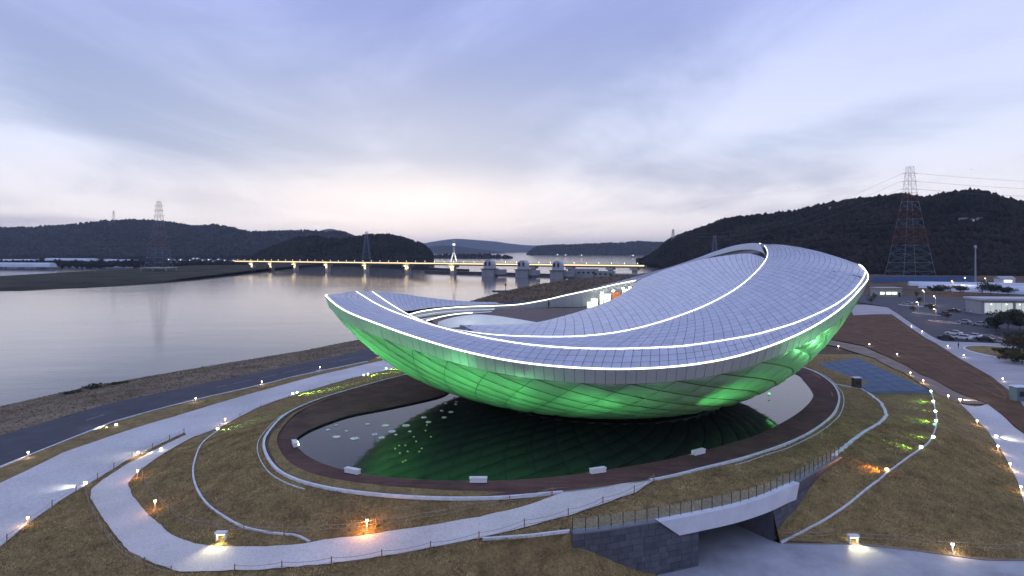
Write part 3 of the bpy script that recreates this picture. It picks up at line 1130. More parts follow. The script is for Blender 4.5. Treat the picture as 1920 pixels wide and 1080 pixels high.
def panel_surface(name, loft, m, cols, dpx, skew=0.0, gap=0.032, thick=0.05, flip=False):
    """dark backing plus separate panels; rows keep a constant width and are cut by the far edge"""
    tones = panel_variants(m)
    back = MB()
    nu, nt_ = 90, 10
    back.grid([[loft(i / nu, j / nt_) for j in range(nt_ + 1)] for i in range(nu + 1)])
    bo = back.build(name, M_JOINT, PAV, smooth=True)
    for i in range(cols):
        u0, u1 = i / cols, (i + 1) / cols
        w0, w1 = max(loft.width(u0), 1e-3), max(loft.width(u1), 1e-3)
        rows_ = int(math.ceil(max(w0, w1) / dpx))
        for j in range(rows_):
            a0, a1 = min(j * dpx, w0), min(j * dpx + dpx, w0)
            b0, b1 = min(j * dpx, w1), min(j * dpx + dpx, w1)
            if max(a1 - a0, b1 - b0) < 0.2:
                continue
            sk0 = skew * j / cols
            sk1 = skew * (j + 1) / cols
            def S(u, t):
                return loft(min(max(u, 0), 1), t)
            q = [S(u0 + sk0, a0 / w0), S(u1 + sk0, b0 / w1), S(u1 + sk1, b1 / w1), S(u0 + sk1, a1 / w0)]
            c = (q[0] + q[1] + q[2] + q[3]) / 4
            nrm = (q[2] - q[0]).cross(q[3] - q[1])
            if nrm.length < 1e-6:
                continue
            nrm.normalize()
            if nrm.z < 0:
                nrm = -nrm
            r = []
            for p in q:
                d = c - p
                L = d.length
                r.append(p + d * min(gap * 1.4 / max(L, 1e-3), 0.3))
            area = (q[2] - q[0]).cross(q[3] - q[1]).length / 2
            nrm = (nrm + Vector(rng.normal(0, 0.006, 3))).normalized()
            ALL_TILES.append((area / (c.y ** 2) * max(0.1, abs(nrm.dot((c - Vector((0, 0, EYE))).normalized()))), r, nrm, thick, tones[int(rng.choice([0, 0, 0, 1, 2, 2, 3]))], bo))
    return bo


def tile_mesh(r, nrm, thick, mb):
    i = len(mb.v)
    top = [p + nrm * (thick + 0.012 * float(rng.uniform(-1, 1))) for p in r]
    bot = [p - nrm * 0.02 for p in r]
    cr = (top[1] - top[0]).cross(top[2] - top[0])
    if cr.dot(nrm) < 0:
        top.reverse()
        bot.reverse()
    mb.v += [tuple(p) for p in top] + [tuple(p) for p in bot]
    mb.f.append((i, i + 1, i + 2, i + 3))
    for k in range(4):
        mb.f.append((i + k, i + 4 + k, i + 4 + (k + 1) % 4, i + (k + 1) % 4))


# --- roof curves
_fd = np.arange(190, 331, 1.0)
_fp = np.array([960 + ell(math.radians(d))[0] / ell(math.radians(d))[1] * F for d in _fd])
_fy = np.array([ell(math.radians(d))[1] for d in _fd])


def rimY(x):
    """depth of the front rim at a photo column"""
    return float(np.interp(x, _fp, _fy))


B_C = [P(*q) for q in [(668, 547.5, 118), (682, 556, 110.5), (705, 570, 102.5), (740, 586, 96), (800, 607, 89), (850, 620.5, 85), (900, 632, 81.8), (950, 641, 79.6), (1000, 648, 78), (1075, 653.5, 76.6), (1150, 655, 76), (1225, 653, 76.4)]]
B_C += [P(x, y, rimY(x) + d) for x, y, d in ((1300, 647.5, 4.0), (1400, 631.5, 3.9), (1450, 619, 3.7), (1500, 603, 3.3), (1560, 575.5, 2.5), (1595, 551, 1.7), (1613, 530.5, 1.3), (1621, 517, 1.2))] + [rim(338), rim(344)]
C_C = [P(*q) for q in [(698, 547.5, 121), (712, 557, 115.5), (738, 574.5, 107), (775, 595, 99), (815, 609.5, 93), (860, 620, 88), (905, 626.8, 85), (960, 631, 83), (1040, 632.5, 82), (1100, 630.5, 82), (1165, 622.5, 84), (1230, 607, 87.5), (1300, 583, 93), (1350, 560, 99), (1390, 535, 106), (1420, 508, 113), (1436, 487, 119), (1439, 473, 123), (1433, 461, 126), (1424, 457, 127.5)]]
D_C = [P(*q) for q in [(862, 613, 90), (930, 610, 93), (1000, 606, 97), (1060, 592, 104), (1120, 573.5, 110.5), (1160, 556, 116.5), (1185, 540, 122), (1196, 528, 127), (1225, 514.5, 130), (1270, 499, 132), (1320, 486, 131.5), (1370, 478.5, 129.5), (1405, 476, 126.5), (1428, 482, 122), (1436, 487, 119.3)]]
T_C = [P(*q) for q in [(1424, 456.5, 127.5), (1402, 456.5, 131), (1375, 461, 134), (1340, 472, 137), (1305, 485.5, 139.5), (1270, 499, 141), (1235, 511, 142), (1197, 525, 142.5)]]
U_C = [P(*q) for q in [(1437, 483, 120), (1430, 474, 123), (1412, 468.5, 127), (1385, 469, 130.5), (1352, 476.5, 134), (1315, 487, 137.5), (1275, 501, 140), (1197, 528, 142)]]
N_ROOF = 0
th_l = 165.0
rimA = [rim(d) for d in np.linspace(th_l, 344, 60)]
S1 = Loft(rimA, B_C, bulge=lambda u: 0.2 * (1 - u))
S2 = Loft(B_C, C_C, bulge=lambda u: 0.15 + 0.75 * max(0.0, (u - 0.6) / 0.4))
c_arr = smooth_open(C_C, 400)
c_px = 960 + c_arr[:, 0] / c_arr[:, 1] * F
i0 = int(np.argmin(np.abs(c_px[:250] - 862)))
i1 = 300 + int(np.argmin(np.abs((EYE - c_arr[300:, 2]) / c_arr[300:, 1] * F + HOR - 484)))
C_dome = c_arr[i0:i1][::6]
S3 = Loft([Vector(p) for p in C_dome], D_C, bulge=lambda u: 0.5 + 0.7 * max(0, min(1, (u - 0.25) / 0.3)) - 1.0 * max(0, min(1, (u - 0.6) / 0.3)))
S4 = Loft([rim(d) for d in np.linspace(160, 108, 24)], [P(*q) for q in [(699, 548, 120.5), (718, 562, 114), (742, 577.5, 108.5), (764, 583, 111), (807, 577, 121), (873, 572.5, 131), (945, 570, 138)]], bulge=-0.2)
panel_surface('outer_roof_band', S1, M_PANEL, 112, 1.25)
panel_surface('roof_blade', S2, M_PANEL, 84, 1.3, skew=0.25)
panel_surface('roof_dome', S3, M_PANEL2, 52, 1.3, skew=0.15)
panel_surface('left_roof_wing', S4, M_PANEL, 30, 1.3)
# crest hood and the back slope behind it
S5 = Loft(T_C, U_C, bulge=0.1)
mb = MB()
mb.grid([[S5(i / 60, j / 4) for j in range(5)] for i in range(61)])
mb.build('crest_hood', M_FASC, PAV, smooth=True)
S6 = Loft([rim(344), rim(344).lerp(T_C[0], 0.5) + Vector((0, 0, .5))] + T_C, [rim(d) for d in np.linspace(345, 448, 30)], bulge=0.3)
panel_surface('back_roof', S6, M_PANEL, 40, 1.6)
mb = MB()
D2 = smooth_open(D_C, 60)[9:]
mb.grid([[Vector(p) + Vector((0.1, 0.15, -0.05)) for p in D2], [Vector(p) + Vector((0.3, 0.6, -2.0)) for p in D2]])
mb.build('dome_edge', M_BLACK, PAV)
# panels: the 300 that show largest are parts of their own
ALL_TILES.sort(key=lambda t: -t[0])
for t in ALL_TILES[:300]:
    mb = MB()
    tile_mesh(t[1], t[2], t[3], mb)
    o = mb.build('panel', t[4], t[5])
rest = {}
for t in ALL_TILES[300:]:
    mb = rest.setdefault((t[5].name, t[4].name), (MB(), t[4], t[5]))[0]
    tile_mesh(t[1], t[2], t[3], mb)
for (nm, _), (mb, m, bo) in rest.items():
    kind(mb.build('panel_field', m, bo), 'stuff')

# --- fascia and the bowl


def fasc(deg):
    p = rim(deg)
    c = Vector((CX, CY, p.z))
    d = (p - c).normalized()
    hgt = 1.75
    return p - d * 0.55 + Vector((0, 0, -hgt))


mb = MB()
dg = np.linspace(0, 360, 241)[:-1]
mb.grid([[rim(d) + Vector((0, 0, -.02)) for d in dg], [fasc(d) for d in dg]], closed=True)
fb_o = mb.build('fascia', M_JOINT, PAV)
n_f = 230
stuff_f = MB()
for k in range(n_f):
    d0, d1 = 360 * k / n_f, 360 * (k + 1) / n_f
    q = [rim(d0), rim(d1), fasc(d1), fasc(d0)]
    c = sum(q, Vector()) / 4
    nrm = (q[1] - q[0]).cross(q[3] - q[0]).normalized()
    if nrm.dot(c - Vector((CX, CY, c.z))) < 0:
        nrm = -nrm
    r = [p + (c - p) * 0.045 for p in q]
    if 165 < (d0 % 360) < 360:
        mb = MB()
        tile_mesh(r, nrm, 0.05, mb)
        mb.build('fascia_panel', M_FASC, fb_o)
    else:
        tile_mesh(r, nrm, 0.05, stuff_f)
kind(stuff_f.build('fascia_panel_field', M_FASC, fb_o), 'stuff')

BX, BY, BR = 16.0, 108.5, 18.6
BZ = 10.6


def bowl(deg, v):
    """v = 0 at the foot, 1 under the fascia"""
    a = math.radians(deg)
    foot = Vector((BX + BR * math.cos(a), BY + BR * 0.92 * math.sin(a), BZ))
    top = fasc(deg)
    top = top + (Vector((CX, CY, top.z)) - top).normalized() * 0.25
    d = top - foot
    ctl = foot + Vector((d.x * 0.66, d.y * 0.66, d.z * 0.16))
    return foot * (1 - v) ** 2 + ctl * (2 * v * (1 - v)) + top * v ** 2


mb = MB()
mb.grid([[bowl(d, v) for d in np.linspace(0, 360, 121)[:-1]] for v in np.linspace(0, 1, 16)], closed=True)
bowl_o = mb.build('bowl_shell', M_SEAM, PAV, smooth=True)
NC, NR, SH = 48, 11, 0.6
stuff_b = MB()
for j in range(-1, NR):
    for i in range(NC):
        v0, v1 = j / NR, (j + 1) / NR

        def cell(a, b):
            vv = min(1.0, max(0.0, v0 + (v1 - v0) * (b + 1 - a)))
            return (i + a + SH * vv * NR * 0.5) * 360 / NC + 8, vv
        gu = [0.009, 0.2, 0.4, 0.6, 0.8, 0.991]
        gv = [0.04, 0.32, 0.68, 0.96]
        rows = []
        for b_ in gv:
            rr = []
            for a_ in gu:
                dgv, vv = cell(a_, b_)
                p = bowl(dgv, vv)
                e = 0.4
                tu = bowl(dgv + e, vv) - bowl(dgv - e, vv)
                tv = bowl(dgv, min(1, vv + .01)) - bowl(dgv, max(0, vv - .01))
                nn = tu.cross(tv).normalized()
                hgt = 0.04 + 0.17 * (1 - ((a_ - .5) / .5) ** 4) * (1 - ((b_ - .5) / .461) ** 2)
                rr.append(p + nn * hgt)
            rows.append(rr)
        dm = cell(.5, .5)[0] % 360
        if 185 < dm < 366 or dm < 6:
            mb = MB()
            mb.grid(rows)
            mb.build('foil_cushion', M_CUSH, bowl_o, smooth=True)
        else:
            stuff_b.grid(rows)
kind(stuff_b.build('foil_cushion_field', M_CUSH, bowl_o, smooth=True), 'stuff')
# foot of the bowl: lit steel lip, recess and plinth
mb = MB()
mb.tube([bowl(d, 0.0) + Vector((0, 0, -.02)) for d in np.linspace(0, 360, 97)[:-1]], 0.2, 6, closed=True)
mb.build('foot_ring', mat('foot_steel', (0.55, 0.6, 0.57), 0.3, metal=0.5), PAV, smooth=True)
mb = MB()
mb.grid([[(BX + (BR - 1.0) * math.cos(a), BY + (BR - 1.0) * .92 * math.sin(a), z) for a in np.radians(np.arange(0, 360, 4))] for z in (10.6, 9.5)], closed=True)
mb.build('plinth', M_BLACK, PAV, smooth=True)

# --- LED lines
for nm, cur, r_ in (('rim_led', [rim(d) + Vector((0, 0, .08)) for d in np.linspace(183, 345, 200)], 0.085),):
    mb = MB()
    mb.tube(cur, r_, 6)
    mb.build('led_strip', M_LED, PAV, smooth=True)
for cur, r_ in ((B_C, 0.06), (C_C, 0.06)):
    mb = MB()
    mb.tube([Vector(p) + Vector((0, 0, .09)) for p in smooth_open(cur, 200)], r_, 6)
    mb.build('led_strip', M_LED, PAV, smooth=True)

# --- terrace seen through the roof opening
TZ = 21.5
terr = [PZ(x, y, TZ) for x, y in ((780, 586), (830, 580), (900, 577.5), (1000, 577), (1100, 577), (1190, 570))]
terr += [Vector((32, 122, TZ)), Vector((20, 104, TZ)), Vector((4, 98, TZ)), Vector((-10, 100, TZ))]
mb = MB()
mb.v = [tuple(p) for p in terr]
mb.f = [tuple(range(len(terr)))]
mb.build('terrace_floor', M_TERR, PAV)
rim_px = lambda lo, hi, n: [rim(d) for d in np.linspace(lo, hi, n)]
# back parapet: follows the rim on the inside
par_top = [P(*q) for q in [(766, 590.5, 113), (790, 584, 117), (830, 578.5, 125), (873, 575.3, 131), (930, 573.5, 136), (973, 571, 139), (1023, 562.5, 141), (1060, 554, 142), (1110, 543.5, 142), (1150, 534.5, 142), (1192, 526, 141)]]
pt = smooth_open(par_top, 90)
mb = MB()
mb.grid([[Vector(p) for p in pt], [Vector((p[0], p[1], max(TZ - .3, min(p[2] - 0.3, TZ)))) for p in pt]])
pw = mb.build('terrace_parapet', M_FASC, PAV)
for k in range(38, 84, 3):
    p, q = Vector(pt[k]), Vector(pt[k + 3])
    g = (q - p) * 0.03
    off = Vector((0, -.08, 0))
    m2 = MB()
    m2.quad(p + g + off + Vector((0, 0, -.25)), q - g + off + Vector((0, 0, -.25)), Vector((q.x, q.y, TZ)) - g + off, Vector((p.x, p.y, TZ)) + g + off)
    m2.build('parapet_panel', M_FASC, pw)
mb = MB()
mb.tube([Vector(p) + Vector((0, -.1, .05)) for p in pt], 0.08, 6)
mb.build('led_strip', M_LED, PAV, smooth=True)
# inner skirt closing the left wing down to the terrace
sk_c = [Vector(p) for p in c_arr[:i0 + 6:3]]
mb = MB()
mb.grid([[p + Vector((.1, .15, .02)) for p in sk_c], [Vector((p.x + .25, p.y + .4, min(p.z - .1, TZ - .3))) for p in sk_c]])
mb.build('inner_skirt', M_WALLW, PAV, smooth=True)
# pale stepped seating
for yy, dz, dy, mm in ((0, 0.0, 0, M_WALLW), (1, -0.35, -2.0, M_TERR), (2, -0.55, -4.0, M_WALLW), (3, -0.8, -6, M_TERR)):
    s_ = pt[2:42]
    m2 = MB()
    w = 2.0
    rows = [[Vector((p[0] + .12 * (dy), p[1] + dy - .2, max(TZ + .06, p[2] - .55 + dz))) for p in s_], [Vector((p[0] + .12 * (dy - w), p[1] + dy - w - .1, max(TZ + .05, p[2] - .6 + dz))) for p in s_], [Vector((p[0] + .12 * (dy - w), p[1] + dy - w - .1, TZ)) for p in s_]]
    m2.grid(rows)
    m2.build('seating_step', mm, PAV)
led2 = [P(*q) for q in [(800, 601, 105), (830, 593, 111), (858, 588.5, 116), (886, 586.3, 120)]]
mb = MB()
mb.tube([Vector(p) for p in smooth_open(led2, 30)], 0.07, 6)
mb.build('led_strip', M_LED, PAV, smooth=True)
w_top = smooth_open([P(*q) for q in [(822, 603, 103), (850, 595, 107), (890, 589.5, 109), (930, 592, 108), (970, 598, 106), (1008, 604.5, 104)]], 20)
mb = MB()
mb.grid([[Vector(p) for p in w_top], [Vector((p[0], p[1] - 6, TZ - 1.2)) for p in w_top]])
mb.build('terrace_inner_wall', M_WALLW, PAV, smooth=True)
# lit rooms at the right end of the terrace
def wallrect(x0, x1, y0, y1, Yd, m, nm):
    m2 = MB()
    a = P(x0, y1, Yd)
    c = P(x1, y0, Yd)
    m2.box(((a.x + c.x) / 2, Yd + .2, (a.z + c.z) / 2), (abs(c.x - a.x), 0.35, abs(c.z - a.z)))
    return m2.build(nm, m, PAV)
for x0, x1, y0, y1, m_, nm in ((1101, 1107, 566, 580, M_LITWINCOL, 'glazed_screen'), (1108, 1121, 560, 580, M_LITWINCOL, 'glazed_screen'), (1125, 1131, 552, 578, M_LITWINCOL, 'terrace_column'), (1132.5, 1145, 551, 578, M_LITWINCOL, 'glazed_screen'), (1147.5, 1165, 548, 570, M_ORANGE, 'orange_wall'), (1167, 1190, 541, 560, M_WALLW, 'terrace_side_wall')):  # the column glows as well: lamplight falling on it is put into its material
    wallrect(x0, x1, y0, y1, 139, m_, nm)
for x, y in ((1129, 549.5), (1150, 545.5), (1168, 540.5), (1181, 539)):
    m2 = MB()
    p = P(x, y, 138.3)
    m2.lathe([(0.02, -.22), (.26, -.12), (.3, .08), (.1, .2)], 8, tuple(p))
    m2.build('terrace_lamp', M_LAMP, PAV)
    l_ = point('terrace_light', PAV, p + Vector((0, -1.2, -.6)) - wloc(PAV), 70, (1, .96, .8), .2)
for q in ((812, 592, 112), (850, 586, 118), (900, 584, 119), (880, 596, 106), (940, 599, 103)):
    point('terrace_light', PAV, P(*q) + Vector((0, -.5, 1.1)) - wloc(PAV), 45, (1, .97, .78), .3)

# ================================================================== underpass, little bridge, guard rail
M_STONE = mat('dark_stone', (0.085, 0.09, 0.115), 0.7, var=0.3, scale=0.9, bump=0.2, bscale=6)
M_STONE2 = mat('dark_stone_light', (0.095, 0.10, 0.125), 0.7, var=0.25, scale=1.2, bump=0.2, bscale=6)
M_STONE3 = mat('dark_stone_deep', (0.07, 0.074, 0.097), 0.7, var=0.25, scale=1.2, bump=0.2, bscale=6)
M_CONC = mat('white_concrete', (0.60, 0.62, 0.68), 0.6, var=0.10, scale=0.5)
M_GLASS = mat('rail_glass', (0.62, 0.72, 0.70), 0.05, alpha=0.16, spec=0.6)


def stone_wall(name, x0, x1, label, z_lo):
    root = empty(name, (*gpt((x0 + x1) / 2, 0.3), 5.0))
    tag(root, label, 'wall')
    core = MB()
    n = 24
    fr = gline(x0, x1, 0.42, n)
    bk = gline(x0, x1, -0.25, n)
    rows = [[(p[0], p[1], z) for p in fr] for z in (z_lo, TOPZ + .02)] + [[(p[0], p[1], TOPZ + .02) for p in bk]]
    core.grid(rows)
    # returns at both ends
    for k in (0, -1):
        core.quad((*fr[k], z_lo), (*bk[k], z_lo), (*bk[k], TOPZ + .02), (*fr[k], TOPZ + .02))
    co = core.build('core', M_STONE3, root)
    cap = MB()
    fr2 = gline(x0, x1, 0.56, n)
    bk2 = gline(x0, x1, -0.2, n)
    cap.grid([[(p[0], p[1], TOPZ + .0) for p in fr2], [(p[0], p[1], TOPZ + .13) for p in fr2], [(p[0], p[1], TOPZ + .13) for p in bk2]])
    cap.build('coping', mat('coping_stone', (0.16, 0.175, 0.20), 0.6, var=0.15, scale=1.0), root)
    L = math.hypot(fr[-1][0] - fr[0][0], fr[-1][1] - fr[0][1])
    hh = 0.56
    nrow = int((TOPZ - z_lo) / hh)
    for r in range(nrow):
        z1 = TOPZ - .02 - r * hh
        z0 = z1 - hh + 0.025
        cuts = [x0]
        while cuts[-1] < x1 - 0.5:
            cuts.append(min(x1, cuts[-1] + float(rng.choice([0.8, 1.15, 1.5])) * (x1 - x0) / L))
        cuts[-1] = x1
        for a, c in zip(cuts, cuts[1:]):
            if c - a < 0.1:
                continue
            off = 0.45 + float(rng.uniform(0, 0.03))
            p, q = Vector((*gpt(a + .012, off), 0)), Vector((*gpt(c - .012, off), 0))
            p2, q2 = Vector((*gpt(a + .012, 0.40), 0)), Vector((*gpt(c - .012, 0.40), 0))
            m2 = MB()
            Z0, Z1 = Vector((0, 0, z0)), Vector((0, 0, z1))
            m2.v = [tuple(w) for w in (p + Z0, q + Z0, q + Z1, p + Z1, p2 + Z0, q2 + Z0, q2 + Z1, p2 + Z1)]
            m2.f = [(0, 1, 2, 3), (0, 4, 5, 1), (3, 2, 6, 7), (0, 3, 7, 4), (1, 5, 6, 2)]
            m2.build('stone_slab', random.choice([M_STONE, M_STONE, M_STONE2, M_STONE3]), root)
    return root


stone_wall('abutment_wall', XL0 + .05, XO0, 'long dark stone retaining wall left of the white bridge beam', 4.2)
stone_wall('abutment_wall', XO1, XR1 - .05, 'triangular dark stone wall right of the white bridge beam', 4.6)

ub = empty('underpass', (19, 66, 5))
tag(ub, 'dark underpass opening below the white curved bridge beam', 'underpass')
L0, R0 = gpt(XO0, 0.4), gpt(XO1, 0.4)
mb = MB()
mb.quad((*L0, 5), (9.6, 70.6, 5), (9.6, 70.6, 9.3), (*L0, 9.3))
mb.build('side_wall', M_STONE, ub)
mb = MB()
mb.quad((*R0, 5), (18.4, 76, 5), (18.4, 76, 9.3), (*R0, 9.3))
mb.build('side_wall', M_STONE2, ub)
mb = MB()
mb.quad((9.6, 70.6, 5), (18.4, 76, 5), (18.4, 76, 9.3), (9.6, 70.6, 9.3))
mb.build('back_wall', M_STONE3, ub)
mb = MB()
mb.quad((*L0, 9.2), (9.6, 70.6, 9.2), (18.4, 76, 9.2), (*R0, 9.2))
mb.build('ceiling', M_STONE3, ub)

br_ = empty('footbridge_beam', (*gpt(20, 0.6), 8.0))
tag(br_, 'white curved concrete bridge beam spanning the underpass', 'bridge')
xa, xb = float(PZ(1226, 976, TOPZ).x), float(PZ(1484, 905, TOPZ).x)
ns = 40
tf = [gpt(x, 0.85) for x in np.linspace(xa, xb, ns)]
tb = [gpt(x, 0.15) for x in np.linspace(xa, xb, ns)]
bf = [gpt(x, 0.85) for x in np.linspace(xa + 2.0, xb - 0.5, ns)]
bb = [gpt(x, -1.0) for x in np.linspace(xa + 2.0, xb - 0.5, ns)]
zt, zb = TOPZ + .22, TOPZ - 1.35
for k in range(4):                      # four cast lengths, hair joints between them
    s0, s1 = k * 10, min(k * 10 + 11, ns)
    m2 = MB()
    rows = [[(p[0], p[1], zt) for p in tb[s0:s1]], [(p[0], p[1], zt) for p in tf[s0:s1]], [(p[0], p[1], zb) for p in bf[s0:s1]], [(p[0], p[1], zb) for p in bb[s0:s1]]]
    m2.grid(rows)
    if k == 0:
        m2.quad(rows[0][0], rows[1][0], rows[2][0], rows[3][0])
    if k == 3:
        m2.quad(rows[0][-1], rows[1][-1], rows[2][-1], rows[3][-1])
    m2.build('beam_length', M_CONC, br_)

gr = empty('glass_guard_rail', (*gpt(20, 0.3), TOPZ))
tag(gr, 'clear glass guard rail with thin dark posts along the bridge and walls', 'railing')
gp_n = 34
gl = smooth_open([(*gpt(x, 0.3), TOPZ + .18) for x in np.linspace(XL0 + .1, XR1 - .2, 60)], gp_n)
for k in range(gp_n):
    m2 = MB()
    m2.box((gl[k][0], gl[k][1], gl[k][2] + .58), (0.05, 0.05, 1.2))
    m2.build('post', M_DARK, gr)
    if k < gp_n - 1:
        p, q = Vector(gl[k]), Vector(gl[k + 1])
        m2 = MB()
        e = (q - p) * 0.04
        nrm_ = (q - p).cross(Vector((0, 0, 1))).normalized() * 0.008
        a_, b_ = p + e + Vector((0, 0, .08)), q - e + Vector((0, 0, .08))
        up = Vector((0, 0, 1.02))
        m2.quad(a_ - nrm_, b_ - nrm_, b_ - nrm_ + up, a_ - nrm_ + up)
        m2.build('glass_pane', M_GLASS, gr)

# ================================================================== things round the pool
GREEN = (0.20, 1.0, 0.29)
WARM = (1.0, 0.62, 0.28)
ORANGE = (1.0, 0.42, 0.10)
COOLW = (1.0, 0.93, 0.72)
M_WLAMP = mat('warm_lamp', (1, 0.9, 0.7), 0.4, emit=(1.0, 0.78, 0.5), estr=9.0)
M_CLAMP = mat('white_lamp', (1, 1, 0.95), 0.4, emit=(1.0, 0.95, 0.88), estr=8.0)
M_GLAMP = mat('green_lamp', (0.8, 1, 0.8), 0.4, emit=(0.65, 1.0, 0.6), estr=8.0)
M_OLAMP = mat('orange_lamp', (1, 0.7, 0.4), 0.4, emit=(1.0, 0.60, 0.22), estr=9.0)
M_LBASE = mat('lamp_post_paint', (0.30, 0.30, 0.38), 0.5)

# benches on the deck, each hides a green flood light behind it
for k, (x, y, lab) in enumerate(((553, 836, 'white block bench at the pale left tip of the pool'), (661, 888, 'white block bench left of the dark green reflection'), (897, 905, 'white block bench nearest the front middle of the pool edge'), (1121, 887, 'white block bench right of the middle one on the front deck'), (1310, 852, 'white block bench with green glow on the right front deck'))):
    p = PZ(x, y, DECK_Z + .1)
    i = int(np.argmin(np.hypot(*(POOLC - np.array(p[:2])).T)))
    d = POOLC[(i + 2) % len(POOLC)] - POOLC[i - 2]
    rz = math.atan2(d[1], d[0])
    inward = Vector((15 - p.x, 105 - p.y, 0)).normalized()
    r = empty('deck_bench', (p.x, p.y, DECK_Z + .09), rz)
    tag(r, lab, 'bench', 'white block benches on the pool deck')
    m2 = MB()
    m2.box((0, 0, .29), (1.75, .52, .42))
    m2.build('seat_block', M_WHITE, r, local=True)
    m2 = MB()
    m2.box((0, 0, .54), (1.85, .58, .08))
    m2.build('seat_top', M_WHITE, r, local=True)
    m2 = MB()
    m2.box((0, 0, .04), (1.6, .4, .08))
    m2.build('foot', M_DARK, r, local=True)
    sgn = 1 if (math.cos(rz) * inward.y - math.sin(rz) * inward.x) > 0 else -1
    m2 = MB()
    for q in (-.55, 0, .55):
        m2.box((q, sgn * .36, .30), (.3, .12, .16))
    m2.build('flood_lamp', M_GLAMP, r, local=True)
    # real flood light (stands just behind the bench, aims at the bowl)
    fp = p + inward * 0.7 + Vector((0, 0, .45))
    aims = {0: [((-24, 92, 19), 8011), ((-25, 101, 19), 9243), ((-17, 92, 17), 7395)], 1: [((-22, 87, 18.5), 5669), ((-14, 82, 17), 5669), ((-7, 81, 15.5), 4437)], 2: [((-10, 81, 16), 5299), ((-2, 79, 15), 5176), ((6, 79, 14.5), 3451)], 3: [((9, 79, 15), 2341), ((17, 79, 15), 2095)], 4: [((29, 81, 16), 2958), ((37, 83, 17), 3697)]}[k]
    base_l = Vector((p.x, p.y, DECK_Z + .09))
    for t_, pw in aims:
        t_ = (t_[0], t_[1], t_[2] + 2.2)
        q_ = (fp - Vector(t_)).to_track_quat('Z', 'Y')
        lo = spot('bench_flood_light', None, fp, t_, pw, GREEN, 60, 1.0, 0.4)
        lo.parent = r
        lo.location = Matrix.Rotation(-rz, 3, 'Z') @ (fp - base_l)
        lo.rotation_euler = (Matrix.Rotation(-rz, 4, 'Z') @ q_.to_matrix().to_4x4()).to_euler()

# floating discs on the pale part of the pool
DISC = [(520, 545, 1.05), (634, 555, 1.1), (833, 472, 1.1), (965, 472, 1.1), (875, 510, 1.05), (808, 550, .8), (765, 530, .8), (583, 507, .5), (465, 500, .6), (518, 470, .55), (720, 463, .6), (900, 530, .45), (990, 510, .5), (1080, 420, .85), (1110, 450, .8), (1195, 377, .55), (1210, 420, .7), (1255, 385, .8), (1285, 335, .5), (1290, 320, .5), (1275, 293, .5), (1220, 330, .5)]
M_DISC = mat('float_white', (0.75, 0.78, 0.8), 0.5)
order = sorted(range(len(DISC)), key=lambda k: DISC[k][0])
for n_, k in enumerate(order):
    zx, zy, dia = DISC[k]
    p = PZ(480 + zx / 3.43, 660 + zy / 3.43, 9.92)
    r = empty('floating_disc', (p.x, p.y, 9.88))
    tag(r, '%s white floating disc from the left on the pool' % ORD[n_], 'float', 'white discs floating on the pool')
    m2 = MB()
    m2.lathe([(dia * .40, -.06), (dia * .5, .02), (dia * .48, .07), (dia * .30, .09)], 14)
    m2.build('float_body', M_DISC, r, local=True)
    m2 = MB()
    m2.lathe([(dia * .10, .085), (dia * .08, .14)], 8)
    m2.build('float_cap', M_KERB, r, local=True)
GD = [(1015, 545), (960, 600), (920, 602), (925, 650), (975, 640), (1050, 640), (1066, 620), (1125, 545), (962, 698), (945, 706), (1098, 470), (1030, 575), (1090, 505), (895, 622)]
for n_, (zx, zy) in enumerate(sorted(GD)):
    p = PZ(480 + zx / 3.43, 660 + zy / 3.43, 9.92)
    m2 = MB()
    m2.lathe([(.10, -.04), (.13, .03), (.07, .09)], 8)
    o = m2.build('green_lit_float', mat('float_green_glow', (0.10, 0.22, 0.06), 0.4, emit=(0.5, 1.0, 0.3), estr=0.16))  # plain floats; the green floodlight on them is put in as a glow
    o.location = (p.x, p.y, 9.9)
    tag(o, '%s small float painted glowing green, from the left in the dark reflection' % ORD[n_], 'light', 'floats painted glowing green')

# ------------------------------------------------------------------ lamps
def make_lamp(nm, hm, power, color, h=0.85):
    r = empty(nm, (0, 0, 0))
    m2 = MB()
    m2.lathe([(.13, 0), (.13, .05), (.07, .08), (.07, h - .22)], 8)
    m2.build('post', M_LBASE, r, local=True)
    m2 = MB()
    m2.lathe([(.09, h - .22), (.12, h - .17), (.12, h - .02), (.06, h + .03)], 8)
    m2.build('lamp_head', hm, r, local=True)
    m2 = MB()
    m2.lathe([(.15, h + .03), (.15, h + .06), (.03, h + .09)], 8)
    m2.build('lamp_cap', M_LBASE, r, local=True)
    point('lamp_light', r, (0, 0, h * .6 + .0), power, color, .2).location = (0.0, -.35, h * .75)
    return r


def put_lamps(proto, pxs, fmt, group, y0=48.0, cat='lamp', first=True):
    ws = drop(pxs, y0=y0)
    for n_, w in enumerate(ws):
        c = proto if (first and n_ == 0) else copy_tree(proto)
        c.location = w
        tag(c, fmt % ORD[n_], cat, group)


